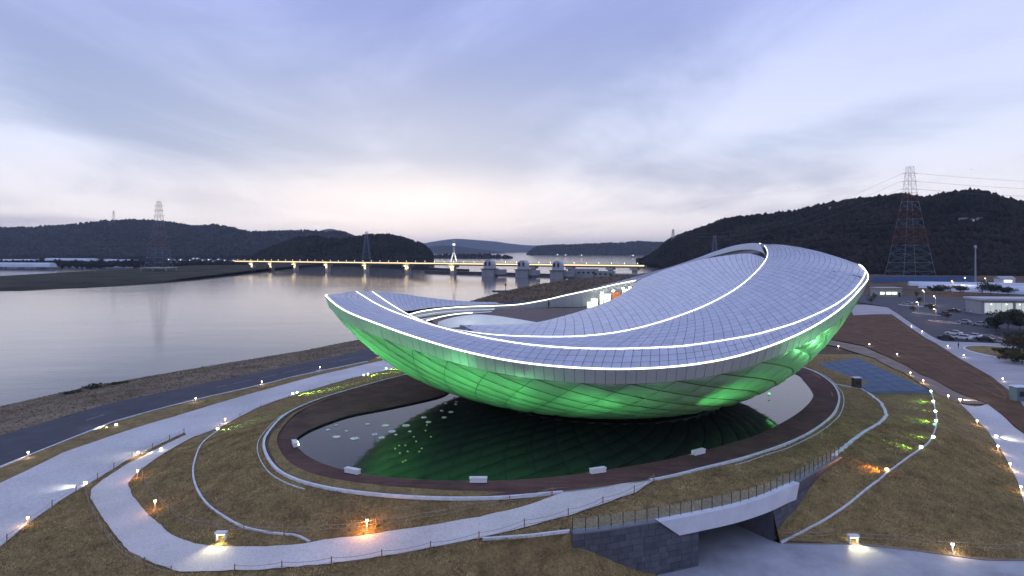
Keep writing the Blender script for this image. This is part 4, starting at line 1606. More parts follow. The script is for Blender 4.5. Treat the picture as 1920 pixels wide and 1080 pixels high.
put_lamps(make_lamp('path_lamp', M_CLAMP, 26, (1, .8, .65)), [(53, 858), (367, 754), (491, 722), (600, 694), (711, 670)], '%s small white lamp from the left along the riverside road kerb', 'lamps along the riverside road')
put_lamps(make_lamp('path_lamp', M_WLAMP, 40, WARM), [(52, 984), (259, 858), (422, 794)], '%s warm lamp from the left along the promenade rope fence', 'lamps on the promenade')
put_lamps(make_lamp('path_lamp', M_WLAMP, 55, ORANGE, 1.0), [(258, 896), (291, 955)], '%s warm bollard lamp going down the inner bend of the gravel ramp', 'lamps on the ramp bend')
put_lamps(make_lamp('path_lamp', M_OLAMP, 190, ORANGE, 1.05), [(688, 995)], '%s orange glowing lamp in the grass beside the middle of the gravel ramp', None)
put_lamps(make_lamp('path_lamp', M_CLAMP, 24, (1, .75, .7)), [(1630, 650), (1682, 669), (1572, 654)], '%s small pinkish lamp beside the upper end of the tan path', 'lamps along the tan path')
put_lamps(make_lamp('path_lamp', M_WLAMP, 45, WARM), [(1707, 705), (1731, 720), (1778, 751), (1800, 765)], '%s warm lamp going right along the lower edge of the tan path', 'lamps below the tan path', y0=117)
put_lamps(make_lamp('path_lamp', M_CLAMP, 24, (1, .8, .75)), [(1709, 615), (1729, 625), (1777, 653), (1807, 671), (1880, 716)], '%s small white lamp from the top along the white walkway edge', 'lamps along the white walkway')
put_lamps(make_lamp('path_lamp', M_WLAMP, 60, WARM), [(1832, 797), (1871, 846), (1894, 880), (1914, 924)], '%s warm lamp going down the left edge of the pale side path', 'lamps along the pale side path')
put_lamps(make_lamp('path_lamp', M_CLAMP, 70, (1, .75, .5), 1.0), [(1786, 1038)], '%s pinkish white lamp standing at the edge of the grey plaza', None)


def make_flood(hm, nm='flood_lamp'):
    r = empty(nm, (0, 0, 0))
    m2 = MB()
    m2.box((0, 0, .05), (.22, .22, .10))
    m2.build('base', M_LBASE, r, local=True)
    m2 = MB()
    m2.bar((0, 0, .1), (0, 0, .25), .04, 6)
    m2.build('bracket', M_LBASE, r, local=True)
    m2 = MB()
    m2.box((0, 0, .36), (.30, .26, .24))
    m2.build('housing', hm, r, local=True)
    return r


def put_floods(hm, items, fmt, group, color, power, cone, tgt_fn, y0=48.0):
    proto = make_flood(hm)
    for n_, w in enumerate(drop(items, y0=y0)):
        c = proto if n_ == 0 else copy_tree(proto)
        c.location = w
        tag(c, fmt % ORD[n_], 'lamp', group)
        pw = power[n_] if isinstance(power, (list, tuple)) else power
        t_ = Vector(tgt_fn(w))
        st = w + Vector((0, 0, .5)) + (t_ - w).normalized() * .45
        spot('flood_light', c, st, t_, pw, color, cone, 0.9, 0.1)


YG = (0.35, 1.0, 0.10)


def bowl_flood(px_, tgt, power, cone, y0=48.0):
    """strong green projector beside one of the kerb floods, aimed at the bowl"""
    w = drop([px_], y0=y0)[0]
    t_ = Vector(tgt)
    r = make_flood(M_LEDG, 'bowl_projector')
    r.location = w
    st = w + Vector((0, 0, .6)) + (t_ - w).normalized() * .6
    spot('projector_light', r, st, t_, power, GREEN, cone, 1.0, 0.3)
    return r


for k_, (px_, tgt_, pw_, cn_, y0_) in enumerate((((1752, 800), (46, 87, 20), 15000, 56, 70),)):
    r_ = bowl_flood(px_, tgt_, pw_, cn_, y0_)
    tag(r_, 'green projector on the right lawn kerb below the skylight', 'lamp')
put_floods(M_GLAMP, [(408, 808), (549, 741), (557, 739), (682, 706), (690, 704), (724, 693)], '%s green flood lamp from the left at the promenade lawn edge', 'green floods along the promenade', YG, 2600, 90, lambda w: (w.x + 7, w.y - 1.5, w.z + .9))
put_floods(M_GLAMP, [(1745, 737), (1750, 756), (1754, 775), (1755, 793), (1750, 824), (1727, 843)], '%s green flood lamp going down the kerb right of the skylight', 'green floods on the right lawn', YG, [400, 400, 500, 700, 1300, 1500], 66, lambda w: (w.x - 7, w.y - .4, w.z + .5), y0=70)
put_floods(M_OLAMP, [(1663, 886)], '%s orange flood lamp on the kerb of the right lawn', None, (1, .33, .04), 1100, 80, lambda w: (w.x - 4, w.y + .3, w.z + .25))
put_floods(M_CLAMP, [(160, 911), (302, 847), (218, 800)], '%s low white lamp from the front throwing a streak on the pavement', 'streak lamps', COOLW, [620, 620, 420], 75, lambda w: (w.x - 6, w.y - 1.5, w.z - .2))
put_floods(M_CLAMP, [(1868, 822), (1800, 752)], '%s low white lamp from the front lighting the pale side path', 'streak lamps on the right', COOLW, [900, 500], 80, lambda w: (w.x + 5, w.y + .5, w.z - .3))
# big green floods on the far side of the deck and under the right end (the photo shows the bowl lit there too)
put_floods(M_LEDG, [(1442, 742)], '%s green flood lamp standing in the pool under the right end of the bowl', None, GREEN, 2500, 100, lambda w: (46, 96, 22))


def box_lamp(px_, lab):
    w = drop([px_])[0]
    r = empty('box_lamp', w)
    tag(r, lab, 'lamp', 'white box lamps beside the paths')
    for sx_ in (-.42, .42):
        m2 = MB()
        m2.box((sx_, 0, .35), (.09, .34, .7))
        m2.build('leg', M_WHITE, r, local=True)
    m2 = MB()
    m2.box((0, 0, .78), (1.05, .5, .18))
    m2.build('hood', M_WHITE, r, local=True)
    m2 = MB()
    m2.box((0, -.02, .66), (.72, .34, .05))
    m2.build('tube_lamp', mat('yellow_lamp', (1, .95, .7), .4, emit=(1.0, .90, .52), estr=12), r, local=True)
    spot('tube_light', r, w + Vector((0, -.3, .62)), w + Vector((.1, -1.7, -.4)), 420, (1, .86, .45), 125, .8, .2)
    return r


box_lamp((415, 1014), 'white box lamp with yellow light beside the gravel ramp bend')
box_lamp((1600, 1019), 'white box lamp with yellow light at the edge of the grey plaza')

# ------------------------------------------------------------------ rope fences
def rope_fence(pxs, spacing, lab, hgt=0.95, y0=48.0, ropes=(0.45, 0.82)):
    base = smooth_open(drop(pxs, y0=y0), 300)
    L = np.linalg.norm(np.diff(base, axis=0), axis=1).sum()
    n = max(2, int(L / spacing) + 1)
    pts_f = base[np.linspace(0, 299, n).astype(int)]
    pts_f[:, 2] = terrain(pts_f[:, 0], pts_f[:, 1])
    r = empty('rope_fence', tuple(pts_f[0]))
    tag(r, lab, 'fence', 'rope fences on wooden posts')
    me = None
    for p in pts_f:
        if me is None:
            m2 = MB()
            m2.lathe([(.05, -.1), (.05, hgt - .04), (.035, hgt)], 7)
            me = m2.mesh('post', M_WOODP)
        o = link('post', me, r)
        o.location = Vector(p) - wloc(r)
    for h in ropes:
        m2 = MB()
        line = []
        for a, c in zip(pts_f, pts_f[1:]):
            for t in np.linspace(0, 1, 6, endpoint=False):
                q = a + (c - a) * t
                zt_ = max(q[2] - .16 * t * (1 - t) * 4 + h, float(terrain(q[0], q[1])[0]) + .2)
                line.append((q[0], q[1], zt_))
        line.append((pts_f[-1][0], pts_f[-1][1], pts_f[-1][2] + h))
        m2.tube(line, 0.02, 4)
        m2.build('rope', M_ROPE, r)
    return r


rope_fence([(345, 814), (292, 840), (233, 869), (187, 898), (157, 917), (117, 940), (52, 987), (0, 1030), (-40, 1060)], 4.0, 'rope fence between the promenade and the left grass corner')
rope_fence([(160, 922), (166, 948), (190, 994), (233, 1046), (277, 1066), (321, 1081)], 3.4, 'rope fence along the outer left bend of the gravel ramp')
rope_fence([(266, 890), (270, 908), (290, 934), (303, 949), (340, 980), (400, 996), (425, 1000), (518, 1004), (605, 1001), (688, 992), (775, 980), (870, 962), (960, 947), (1035, 931)], 4.0, 'rope fence winding through the grass inside the gravel ramp')
rope_fence([(440, 1078), (487, 1075), (610, 1065), (720, 1050), (802, 1036), (900, 1016), (978, 994), (1066, 972), (1123, 952), (1190, 928), (1226, 905)], 4.0, 'rope fence along the outer front edge of the gravel ramp')
rope_fence([(1466, 1013), (1530, 1010), (1600, 1009), (1700, 1020), (1790, 1031), (1850, 1036), (1925, 1034)], 5.0, 'rope fence at the foot of the right lawn above the plaza')
rope_fence([(1668, 594), (1690, 610), (1745, 650), (1800, 686), (1850, 717), (1876, 738), (1886, 750)], 5.0, 'rope fence along the walkway side of the bare field', ropes=(.8,))
rope_fence([(1590, 617), (1640, 640), (1700, 668), (1770, 701), (1830, 729), (1884, 754)], 5.0, 'rope fence along the tan path side of the bare field', ropes=(.8,))
rope_fence([(412, 801), (481, 768), (540, 747), (597, 730), (680, 707), (740, 694)], 6.0, 'low rope fence between the promenade and the upper left lawn', hgt=.6, ropes=(.5,))

# ------------------------------------------------------------------ skylight, kiosk, booth
sk = empty('skylight', tuple(PZ(1635, 705, 9.1)))
tag(sk, 'large blue glass skylight of square panes set in the right lawn', 'skylight')
q00, q10, q11, q01 = PZ(1535, 684, 9.2), PZ(1608, 672, 9.2), PZ(1744, 734, 9.2), PZ(1630, 737, 9.2)
M_SKYL = mat('blue_glass', (0.075, 0.125, 0.195), 0.6, var=0.15, scale=0.6, spec=0.12)
bil = lambda u, v: (q00.lerp(q10, u)).lerp(q01.lerp(q11, u), v)
m2 = MB()
m2.quad(*[p + Vector((0, 0, .12)) for p in (q00, q10, q11, q01)])
for a, c in ((q00, q10), (q10, q11), (q11, q01), (q01, q00)):
    m2.quad(a + Vector((0, 0, .12)), c + Vector((0, 0, .12)), c - Vector((0, 0, .8)), a - Vector((0, 0, .8)))
m2.build('frame', mat('skylight_frame', (0.12, 0.17, 0.24), 0.5), sk)
for i in range(5):
    for j in range(8):
        g = .02
        r_ = [bil((i + a) / 5, (j + c) / 8) for a, c in ((g, g), (1 - g, g), (1 - g, 1 - g), (g, 1 - g))]
        m2 = MB()
        tile_mesh([p + Vector((0, 0, .13)) for p in r_], Vector((0, 0, 1)), .05, m2)
        m2.build('glass_pane', M_SKYL, sk)


def kiosk(px_, w, d, h, lab, nm, cat, m_body, y0=48.0):
    p = drop([px_], y0=y0)[0]
    r = empty(nm, p)
    tag(r, lab, cat)
    m2 = MB()
    m2.box((0, 0, h / 2), (w, d, h))
    m2.build('body', m_body, r, local=True)
    m2 = MB()
    m2.box((0, 0, h + .06), (w * 1.12, d * 1.12, .12))
    m2.build('roof', M_KERB, r, local=True)
    m2 = MB()
    m2.box((0, -d / 2 - .02, h * .55), (w * .6, .05, h * .35))
    m2.build('window', M_DARK, r, local=True)
    m2 = MB()
    m2.box((0, 0, -.05), (w * 1.2, d * 1.2, .1))
    m2.build('plinth', M_STEEL, r, local=True)
    return r


kiosk((1606, 727), 1.3, 1.0, 1.8, 'dark ventilation box with pale lid beside the blue skylight', 'vent_box', 'box', mat('vent_brown', (0.06, 0.05, 0.045), .6))
kiosk((1911, 752), 2.4, 2.0, 2.8, 'small grey booth at the far right end of the bare field', 'booth', 'booth', mat('booth_grey', (0.10, 0.16, 0.20), .5))

# ================================================================== hills and woods
M_HILL = mat('wooded_hill', (0.012, 0.014, 0.014), 0.95, col2=(0.022, 0.020, 0.017), var=0.35, scale=0.012, bump=1.0, bscale=0.08, spec=0.05)
M_CROWN = mat('wood_crown', (0.010, 0.013, 0.012), 0.95, col2=(0.024, 0.020, 0.016), var=0.4, scale=0.014, spec=0.05)


def vnoise(x, y, s):
    return (math.sin(x / s * 1.3 + 1.7 * math.sin(y / s * .9)) + math.sin(y / s * 1.1 + 2.1 * math.sin(x / s * .7 + 1.3)) + .5 * math.sin((x + y) / s * 2.7)) / 2.5


HILL_BVH = []


def on_land(x, y, z=4.6):
    """first hill side (or the plain) behind a photo pixel"""
    o_ = Vector((0, 0, EYE))
    d_ = P(x, y, 1.0) - o_
    d_.normalize()
    best = None
    for t in HILL_BVH:
        h = t.ray_cast(o_, d_)
        if h[0] is not None and (best is None or h[3] < best[1]):
            best = (h[0], h[3])
    if d_.z < 0:
        L = (z - EYE) / d_.z
        if best is None or L < best[1]:
            best = (o_ + d_ * L, L)
    return best[0]


def hill(name, prof, front, back, base_z=4.0, rough=4.0, nt_=14, trees=0, tsize=7.0, mat_=None):
    """prof: (px, py, depth) along the sky line"""
    ridge = smooth_open([tuple(P(*q)) for q in prof], 130)
    b_ = MB()
    rows = []
    top = []
    for r in ridge:
        col = []
        dirv = Vector((r[0], r[1], 0)).normalized()
        hgt = max(0.5, r[2] - base_z)
        fr_ = front * min(1.0, 0.25 + hgt / 70)
        for j in range(nt_ + 1):
            t = j / nt_
            p = Vector((r[0], r[1], 0)) - dirv * (fr_ * (1 - t))
            z = base_z + hgt * (t * t * (3 - 2 * t)) ** .8
            z += rough * vnoise(p.x, p.y, 70) * math.sin(math.pi * t) * 1.6
            col.append(Vector((p.x, p.y, max(base_z - 3, z))))
        for j in range(1, 5):
            p = Vector((r[0], r[1], 0)) + dirv * (back * j / 4)
            col.append(Vector((p.x, p.y, base_z + hgt * (1 - (j / 4) ** 2))))
        rows.append(col)
    b_.grid(rows)
    kind(b_.build(name, mat_ or M_HILL, smooth=True), 'structure')
    HILL_BVH.append(BVHTree.FromPolygons([Vector(v) for v in b_.v], b_.f))
    if trees:
        n1, n2 = len(rows), nt_ + 2
        ico = [(0, 0, 1), (.894, 0, .447), (.276, .851, .447), (-.724, .526, .447), (-.724, -.526, .447), (.276, -.851, .447), (.724, .526, -.447), (-.276, .851, -.447), (-.894, 0, -.447), (-.276, -.851, -.447), (.724, -.526, -.447), (0, 0, -1)]
        icf = [(0, 1, 2), (0, 2, 3), (0, 3, 4), (0, 4, 5), (0, 5, 1), (1, 6, 2), (2, 7, 3), (3, 8, 4), (4, 9, 5), (5, 10, 1), (6, 7, 2), (7, 8, 3), (8, 9, 4), (9, 10, 5), (10, 6, 1), (11, 7, 6), (11, 8, 7), (11, 9, 8), (11, 10, 9), (11, 6, 10)]
        ico = np.array(ico)
        V, Fc = [], []
        base = 0
        for _ in range(trees):
            i = int(rng.integers(0, n1 - 1))
            j = float(rng.uniform(0, nt_ + 1.0))
            a = int(j)
            p = rows[i][a].lerp(rows[i][min(a + 1, n2)], j - a).lerp(rows[i + 1][a], float(rng.uniform(0, 1)))
            if p.z < base_z:
                continue
            sc = tsize * float(rng.uniform(.5, 1.15))
            v = ico * (1 + rng.uniform(-.28, .28, (12, 1))) * np.array([sc * .6, sc * .6, sc * float(rng.uniform(.55, .95))])
            v += np.array([p.x, p.y, p.z + sc * .25])
            V.append(v)
            Fc += [(a_ + base, b2 + base, c_ + base) for a_, b2, c_ in icf]
            base += 12
        me = bpy.data.meshes.new('woodland')
        me.from_pydata([tuple(x) for x in np.vstack(V)], [], Fc)
        me.materials.append(M_CROWN)
        me.polygons.foreach_set('use_smooth', [True] * len(me.polygons))
        o = link('woodland', me)
        kind(o, 'stuff')
        return o


o = hill('right_hill', [(1196, 497, 1560), (1227, 478, 1500), (1262, 451, 1420), (1327, 427, 1330), (1370, 415, 1280), (1420, 409, 1230), (1500, 400, 1180), (1541, 389, 1150), (1600, 380.5, 1120), (1653, 375, 1090), (1690, 371, 1060), (1719, 375, 1050), (1741, 377, 1050), (1784, 367, 1040), (1824, 364, 1030), (1852, 367, 1030), (1883, 377, 1020), (1920, 387, 1010), (2000, 396, 1000), (2150, 380, 980), (2400, 420, 950)], 340, 500, 4.5, 5.0, trees=15000, tsize=7.5)
o['label'] = 'dark wooded mass on the hill at the right'
o = hill('near_left_hill', [(470, 487, 1750), (500, 470, 1740), (530, 459, 1730), (560, 450, 1720), (590, 447.5, 1710), (625, 452, 1700), (655, 450, 1690), (690, 444, 1680), (720, 443.5, 1670), (750, 448, 1660), (775, 455, 1650), (795, 463, 1640), (806, 474, 1630), (811, 486, 1620)], 260, 260, 3.0, 3.0, trees=5000, tsize=8)
o['label'] = 'dark wooded mass on the low hill behind the bridge'
o = hill('left_ridge', [(-400, 450, 3700), (-150, 440, 3700), (0, 429, 3700), (60, 428, 3700), (120, 424, 3700), (170, 419, 3700), (215, 414.5, 3700), (245, 413.5, 3700), (290, 416, 3700), (335, 421.5, 3700), (375, 426, 3700), (400, 423, 3700), (425, 426, 3700), (465, 435, 3700), (520, 436, 3800), (575, 434, 3800), (610, 437, 3800), (640, 435, 3800), (660, 443, 3800), (700, 455, 3800), (760, 470, 3800)], 1100, 900, 3.0, 12.0, trees=7000, tsize=12)
o['label'] = 'dark wooded mass on the long ridge at the left'
hill('distant_peak', [(520, 470, 15000), (570, 448, 15000), (600, 433, 15000), (620, 429, 15000), (640, 434, 15000), (690, 452, 15000), (730, 466, 15000)], 1500, 900, 0, 6)
hill('distant_range', [(740, 466, 14000), (800, 455, 14000), (850, 448, 14000), (880, 449, 14000), (930, 453, 14000), (960, 457, 14000), (1000, 460, 14000), (1060, 458, 14000), (1120, 464, 14000)], 1500, 900, 0, 8)
hill('middle_range', [(780, 478, 8000), (810, 462, 8000), (850, 461, 8000), (890, 466, 8000), (930, 471, 8000), (965, 478, 7800)], 700, 400, 0, 5)
hill('far_right_shore', [(988, 478, 5400), (998, 470, 5400), (1015, 463, 5400), (1060, 461, 5400), (1110, 459, 5400), (1160, 457, 5400), (1200, 454, 5400), (1235, 456, 5400), (1300, 450, 5400)], 450, 500, 0, 5, trees=1800, tsize=16)['label'] = 'dark wooded mass on the low far shore'
hill('river_spit', [(800, 481, 3000), (850, 478, 2950), (900, 478.5, 2900), (930, 480, 2900), (952, 482, 2850), (961, 485, 2850)], 120, 120, 0, 1.5, nt_=5, trees=300, tsize=9)['label'] = 'dark strip of trees on the spit behind the weir'
hill('levee', [(-300, 492, 1300), (-100, 493, 1300), (60, 492.5, 1290), (160, 493.5, 1280), (260, 493, 1290), (360, 493, 1330), (440, 492, 1370), (470, 491.5, 1390)], 90, 90, 3.5, .8, nt_=4, trees=1500, tsize=6)['label'] = 'dark line of trees along the opposite levee'
hill('plain_wood', [(-300, 482, 2300), (-60, 483, 2300), (80, 482, 2300), (220, 483.5, 2300), (330, 484, 2300), (420, 483, 2250), (500, 483, 2200)], 160, 200, 3.5, 1.0, nt_=4, trees=1500, tsize=9)['label'] = 'dark strip of woods below the left ridge'
hill('river_island', [(640, 499, 1330), (690, 497.5, 1300), (740, 496, 1230), (770, 497, 1180), (800, 501, 1130), (880, 505, 1080)], 70, 60, -.5, .6, nt_=5)

# ================================================================== bridge and weir
M_BRC = mat('bridge_concrete', (0.33, 0.32, 0.30), 0.8, var=0.12, scale=0.05)
M_BRL = mat('bridge_edge_light', (1, .8, .5), .5, emit=(1.0, 0.66, 0.26), estr=1.9)
M_BRW = mat('bridge_lamp', (1, .9, .7), .5, emit=(1.0, 0.88, 0.65), estr=4.0)
BA, BB_ = Vector((-490, 1141, 0)), Vector((165, 790, 0))
bd = (BB_ - BA).normalized()
bn = Vector((bd.y, -bd.x, 0))
if bn.y > 0:
    bn = -bn
BRZ = 15.8
bro = empty('road_bridge', (BA.x, BA.y, 0))
tag(bro, 'long low road bridge with warm edge lights crossing the river', 'bridge')


def bq(s, off, z):
    return BA + bd * s + bn * off + Vector((0, 0, z))


LBR = (BB_ - BA).length
m2 = MB()
m2.grid([[bq(s, o_, z) for s in np.linspace(0, LBR, 40)] for o_, z in ((6, BRZ), (6, BRZ - 1.0), (3.5, BRZ - 3.2), (-3.5, BRZ - 3.2), (-6, BRZ - 1), (-6, BRZ), (6, BRZ))])
m2.build('deck', M_BRC, bro)
m2 = MB()
m2.grid([[bq(s, o_, z) for s in (0, LBR)] for o_, z in ((6.1, BRZ + .1), (6.3, BRZ - .3), (6.1, BRZ - .9), (5.9, BRZ - .9))])
m2.build('edge_light', M_BRL, bro)
m2 = MB()
m2.grid([[bq(s, o_, z) for s in (0, LBR)] for o_, z in ((6.0, BRZ + 1.1), (6.0, BRZ + .12))])
m2.build('parapet', M_BRC, bro)


def s_at(x):
    """distance along the bridge for a photo column"""
    k = (x - 960) / F
    return (k * BA.y - BA.x) / (bd.x - k * bd.y)


for x in (475, 510, 555, 615, 687, 765, 850, 1000, 1070, 1145, 1190):
    s = s_at(x)
    if not 0 < s < LBR:
        continue
    c = bq(s, 0, 0)
    ang = math.atan2(bd.y, bd.x)
    wide = 1.35 if x in (765, 850) else 1.0
    m2 = MB()
    m2.box((c.x, c.y, 5.2), (5.0 * wide, 7, 13.6), ang)
    pier = m2.build('pier', M_BRC, bro)
    m2 = MB()
    m2.box((c.x, c.y, BRZ - 4.6), (9.5 * wide, 11, 2.7), ang)
    m2.build('pier_cap', M_BRC, pier)
    if x < 900:
        spot('pier_light', bro, bq(s, 13, BRZ - 9), bq(s, 2, BRZ - 5), 14000, (1, .80, .45), 75, .8, .3)
me = None
for k in range(44):
    s = LBR * (k + .5) / 44
    if me is None:
        m2 = MB()
        m2.bar((0, 0, 0), (0, 0, 2.6), .10, 5)
        m2.box((0, 0, 2.8), (.5, .5, .4))
        me = m2.mesh('lamp', M_BRW)
    o = link('lamp', me, bro)
    o.location = bq(s, 5.6, BRZ) - wloc(bro)
# slender tower standing on the bridge
tp = bq(s_at(851), 0, BRZ)
tw = empty('bridge_tower', tuple(tp))
tag(tw, 'slender white tower with a lit top standing on the bridge', 'tower')
m2 = MB()
m2.bar((-5, 0, 0), (-.4, 0, 17), 1.4, 5, .7)
m2.bar((4.5, 0, 0), (.4, 0, 17), 1.4, 5, .7)
m2.build('leg', mat('tower_lit', (.7, .7, .68), .6), tw, local=True)
m2 = MB()
m2.bar((0, 0, 15), (0, 0, 26), 1.6, 6, 1.3)
m2.build('shaft', M_BRC, tw, local=True)
m2 = MB()
m2.lathe([(1.8, 26), (2.0, 27.6), (1.6, 28.2)], 8)
m2.build('lantern', mat('tower_lantern', (.8, .95, 1), .5, emit=(.75, .95, 1.0), estr=1.6), tw, local=True)
m2 = MB()
m2.lathe([(1.9, 28.2), (2.2, 31), (1.2, 32.4)], 8)
m2.build('cap', M_STEEL, tw, local=True)
spot('tower_light', tw, tp + Vector((0, -14, 1)), tp + Vector((0, 0, 9)), 16000, (1, .92, .8), 70, .8, .3)

# weir: four gate houses with hooped tops on piers, sill wall between
M_WEIR = mat('weir_concrete', (0.24, 0.25, 0.27), 0.8, var=0.15, scale=0.1)
M_WEIRD = mat('weir_dark', (0.075, 0.075, 0.085), 0.8, var=0.2, scale=0.1)
for n_, (x, yb, wpx) in enumerate(((918, 518, 24), (981, 520, 24), (1046, 522.5, 24))):
    p = PZ(x, yb, 0)
    u = wpx / F * p.y
    r = empty('weir_gatehouse', (p.x, p.y, 0), math.radians(-18))
    tag(r, '%s grey weir gatehouse from the left with rounded hoop top' % ORD[n_], 'gatehouse', 'weir gatehouses in the river')
    m2 = MB()
    m2.box((0, 0, 4.2), (u, 16, 10.4))
    m2.build('pier', M_WEIR, r, local=True)
    m2 = MB()
    m2.box((0, 0, 9.8), (u * 1.12, 18, 1.0))
    m2.build('ledge', M_WEIRD, r, local=True)
    m2 = MB()
    prof = [(-u * .36, 10.3)] + [(u * (-.36 + .74 * (1 - math.cos(a)) / 2), 14.8 + 7.0 * math.sin(a) ** .8) for a in np.linspace(.35, math.pi - .2, 10)] + [(u * .38, 10.3)]
    m2.grid([[(a, yy, c) for a, c in prof] for yy in (-7, 7)])
    nb = len(m2.v)
    m2.v += [(a, -7, c) for a, c in prof] + [(a, 7, c) for a, c in prof]
    m2.f.append(tuple(nb + len(prof) - 1 - i for i in range(len(prof))))
    m2.f.append(tuple(nb + len(prof) + i for i in range(len(prof))))
    m2.build('hoop_house', mat('weir_cladding', (0.33, 0.36, 0.42), .5, var=.1, scale=.2), r, local=True)
    for q in (-.18, .14):
        m2 = MB()
        m2.box((u * q, -7.1, 16.5), (u * .16, .3, 5))
        m2.build('window', M_DARK, r, local=True)
    m2 = MB()
    m2.box((u * .85, 3, 6.0), (u * .75, 12, 6.5))
    m2.build('machine_room', M_WEIR, r, local=True)
wr = PZ(1097, 521.5, 0)
r = empty('weir_control_block', (wr.x, wr.y, 0), math.radians(-18))
tag(r, 'long low grey concrete block at the right bank end of the weir', 'building')
for cx_, w_, h_ in ((0, 30, 11.5), (24, 24, 9), (50, 36, 6)):
    m2 = MB()
    m2.box((cx_, 0, h_ / 2 - .5), (w_, 20, h_ + 1))
    m2.build('block', M_WEIR, r, local=True)
    for k in range(int(w_ / 6)):
        m2 = MB()
        m2.box((cx_ - w_ / 2 + 3 + k * 6, -10.1, h_ * .62), (3, .3, 2))
        m2.build('window', M_DARK, r, local=True)
wa, wb = PZ(800, 511.5, 0), PZ(1100, 520.5, 0)
m2 = MB()
dv = (wb - wa).normalized()
nv = Vector((dv.y, -dv.x, 0)) * 5
m2.grid([[wa + nv + Vector((0, 0, -1)), wb + nv + Vector((0, 0, -1))], [wa + nv + Vector((0, 0, 3.6)), wb + nv + Vector((0, 0, 3.6))], [wa - nv + Vector((0, 0, 3.6)), wb - nv + Vector((0, 0, 3.6))]])
o = m2.build('weir_sill', M_WEIRD)
tag(o, 'dark low concrete sill running between the weir gatehouses', 'weir')

# ================================================================== pylons
M_PR = mat('pylon_red', (0.22, 0.06, 0.04), .7)
M_PW = mat('pylon_white', (0.24, 0.26, 0.31), .7)
M_PB = mat('pylon_grey', (0.16, 0.22, 0.30), .7)


def pylon(loc, H, wb, wt, label, bands, thick=1.0, arms=True, portal=False, group='transmission pylons'):
    r = empty('power_pylon', loc)
    tag(r, label, 'pylon', group)
    segs = len(bands)
    waist = .72

    def half(t):
        if t < waist:
            return (wb + (wt * 1.15 - wb) * (t / waist) ** .92) / 2
        return (wt * 1.15 + (wt * .55 - wt * 1.15) * ((t - waist) / (1 - waist))) / 2
    z0f = 0.06 if portal else 0.0
    for k, bm in enumerate(bands):
        t0, t1 = z0f + (1 - z0f) * k / segs, z0f + (1 - z0f) * (k + 1) / segs
        h0, h1 = half(t0), half(t1)
        m2 = MB()
        th = .28 * thick
        cs0 = [(-h0, -h0, t0 * H), (h0, -h0, t0 * H), (h0, h0, t0 * H), (-h0, h0, t0 * H)]
        cs1 = [(-h1, -h1, t1 * H), (h1, -h1, t1 * H), (h1, h1, t1 * H), (-h1, h1, t1 * H)]
        for i in range(4):
            m2 = MB()
            m2.bar(cs0[i], cs1[i], th, 4)
            m2.build('leg', bm, r, local=True)
        m2 = MB()
        sub = 1
        for s_ in range(sub):
            ta, tb_ = t0 + (t1 - t0) * s_ / sub, t0 + (t1 - t0) * (s_ + 1) / sub
            ha, hb = half(ta), half(tb_)
            A4 = [(-ha, -ha, ta * H), (ha, -ha, ta * H), (ha, ha, ta * H), (-ha, ha, ta * H)]
            B4 = [(-hb, -hb, tb_ * H), (hb, -hb, tb_ * H), (hb, hb, tb_ * H), (-hb, hb, tb_ * H)]
            for i in range(4):
                j = (i + 1) % 4
                m2.bar(A4[i], B4[j], th * .45, 3)
                m2.bar(A4[j], B4[i], th * .45, 3)
                m2.bar(B4[i], B4[j], th * .5, 3)
        m2.build('bracing', bm, r, local=True)
    if portal:
        m2 = MB()
        h_ = half(z0f) * 1.05
        for sx_ in (-1, -.0, 1):
            for sy_ in (-1, 1):
                m2.bar((sx_ * h_ * 1.35, sy_ * h_, -2), (sx_ * h_ * 1.2, sy_ * h_, z0f * H), .9, 6)
        m2.box((0, 0, z0f * H), (h_ * 2.7, h_ * 2.3, 1.0))
        m2.build('footing', M_BRC, r, local=True)
    if arms:
        for t, L in ((.80, 1.0), (.87, .9), (.94, .8)):
            m2 = MB()
            a = wt * 1.15 * L
            m2.bar((-a, 0, t * H), (a, 0, t * H), .24 * thick, 4)
            m2.bar((-a, 0, t * H), (0, 0, t * H + 2.2 * thick), .14 * thick, 3)
            m2.bar((a, 0, t * H), (0, 0, t * H + 2.2 * thick), .14 * thick, 3)
            m2.build('cross_arm', M_PR, r, local=True)
    return r


R_ = M_PR
W_ = M_PW
G_ = M_PB
p1 = PZ(1706, 525, 5)
pylon(tuple(p1), 112, 33, 8.5, 'tall red and white lattice pylon in front of the right hill', [G_, G_, G_, G_, R_, R_, G_, R_, W_, R_, W_, R_, W_], 0.62)
p2 = PZ(298, 510, 2)
pylon(tuple(p2), 106, 30, 8, 'tall lattice pylon on a white footing on the opposite river bank', [G_, G_, G_, G_, R_, R_, G_, R_, W_, R_, W_, R_, W_], 0.8, portal=True)
p3 = P(687, 490, 1450)
pylon(tuple(p3), 68, 19, 6, 'faint grey pylon before the low hill behind the bridge', [G_] * 8, 0.9)
p4 = on_land(213, 419)
pylon(tuple(p4), 70, 16, 6, 'tiny pylon on the crest of the left ridge', [G_] * 7, 1.3)
p5 = P(1340, 505, 900)
pylon(tuple(p5), 48, 10, 4, 'small pale pylon in front of the right hill beyond the roof crest', [G_] * 7, .6)
p6 = on_land(1262, 455)
pylon(tuple(p6), 28, 8, 3, 'tiny pylon on the left shoulder of the right hill', [G_] * 5, 1.2)
M_WIRE = mat('power_wire', (0.12, 0.12, 0.15), .6)


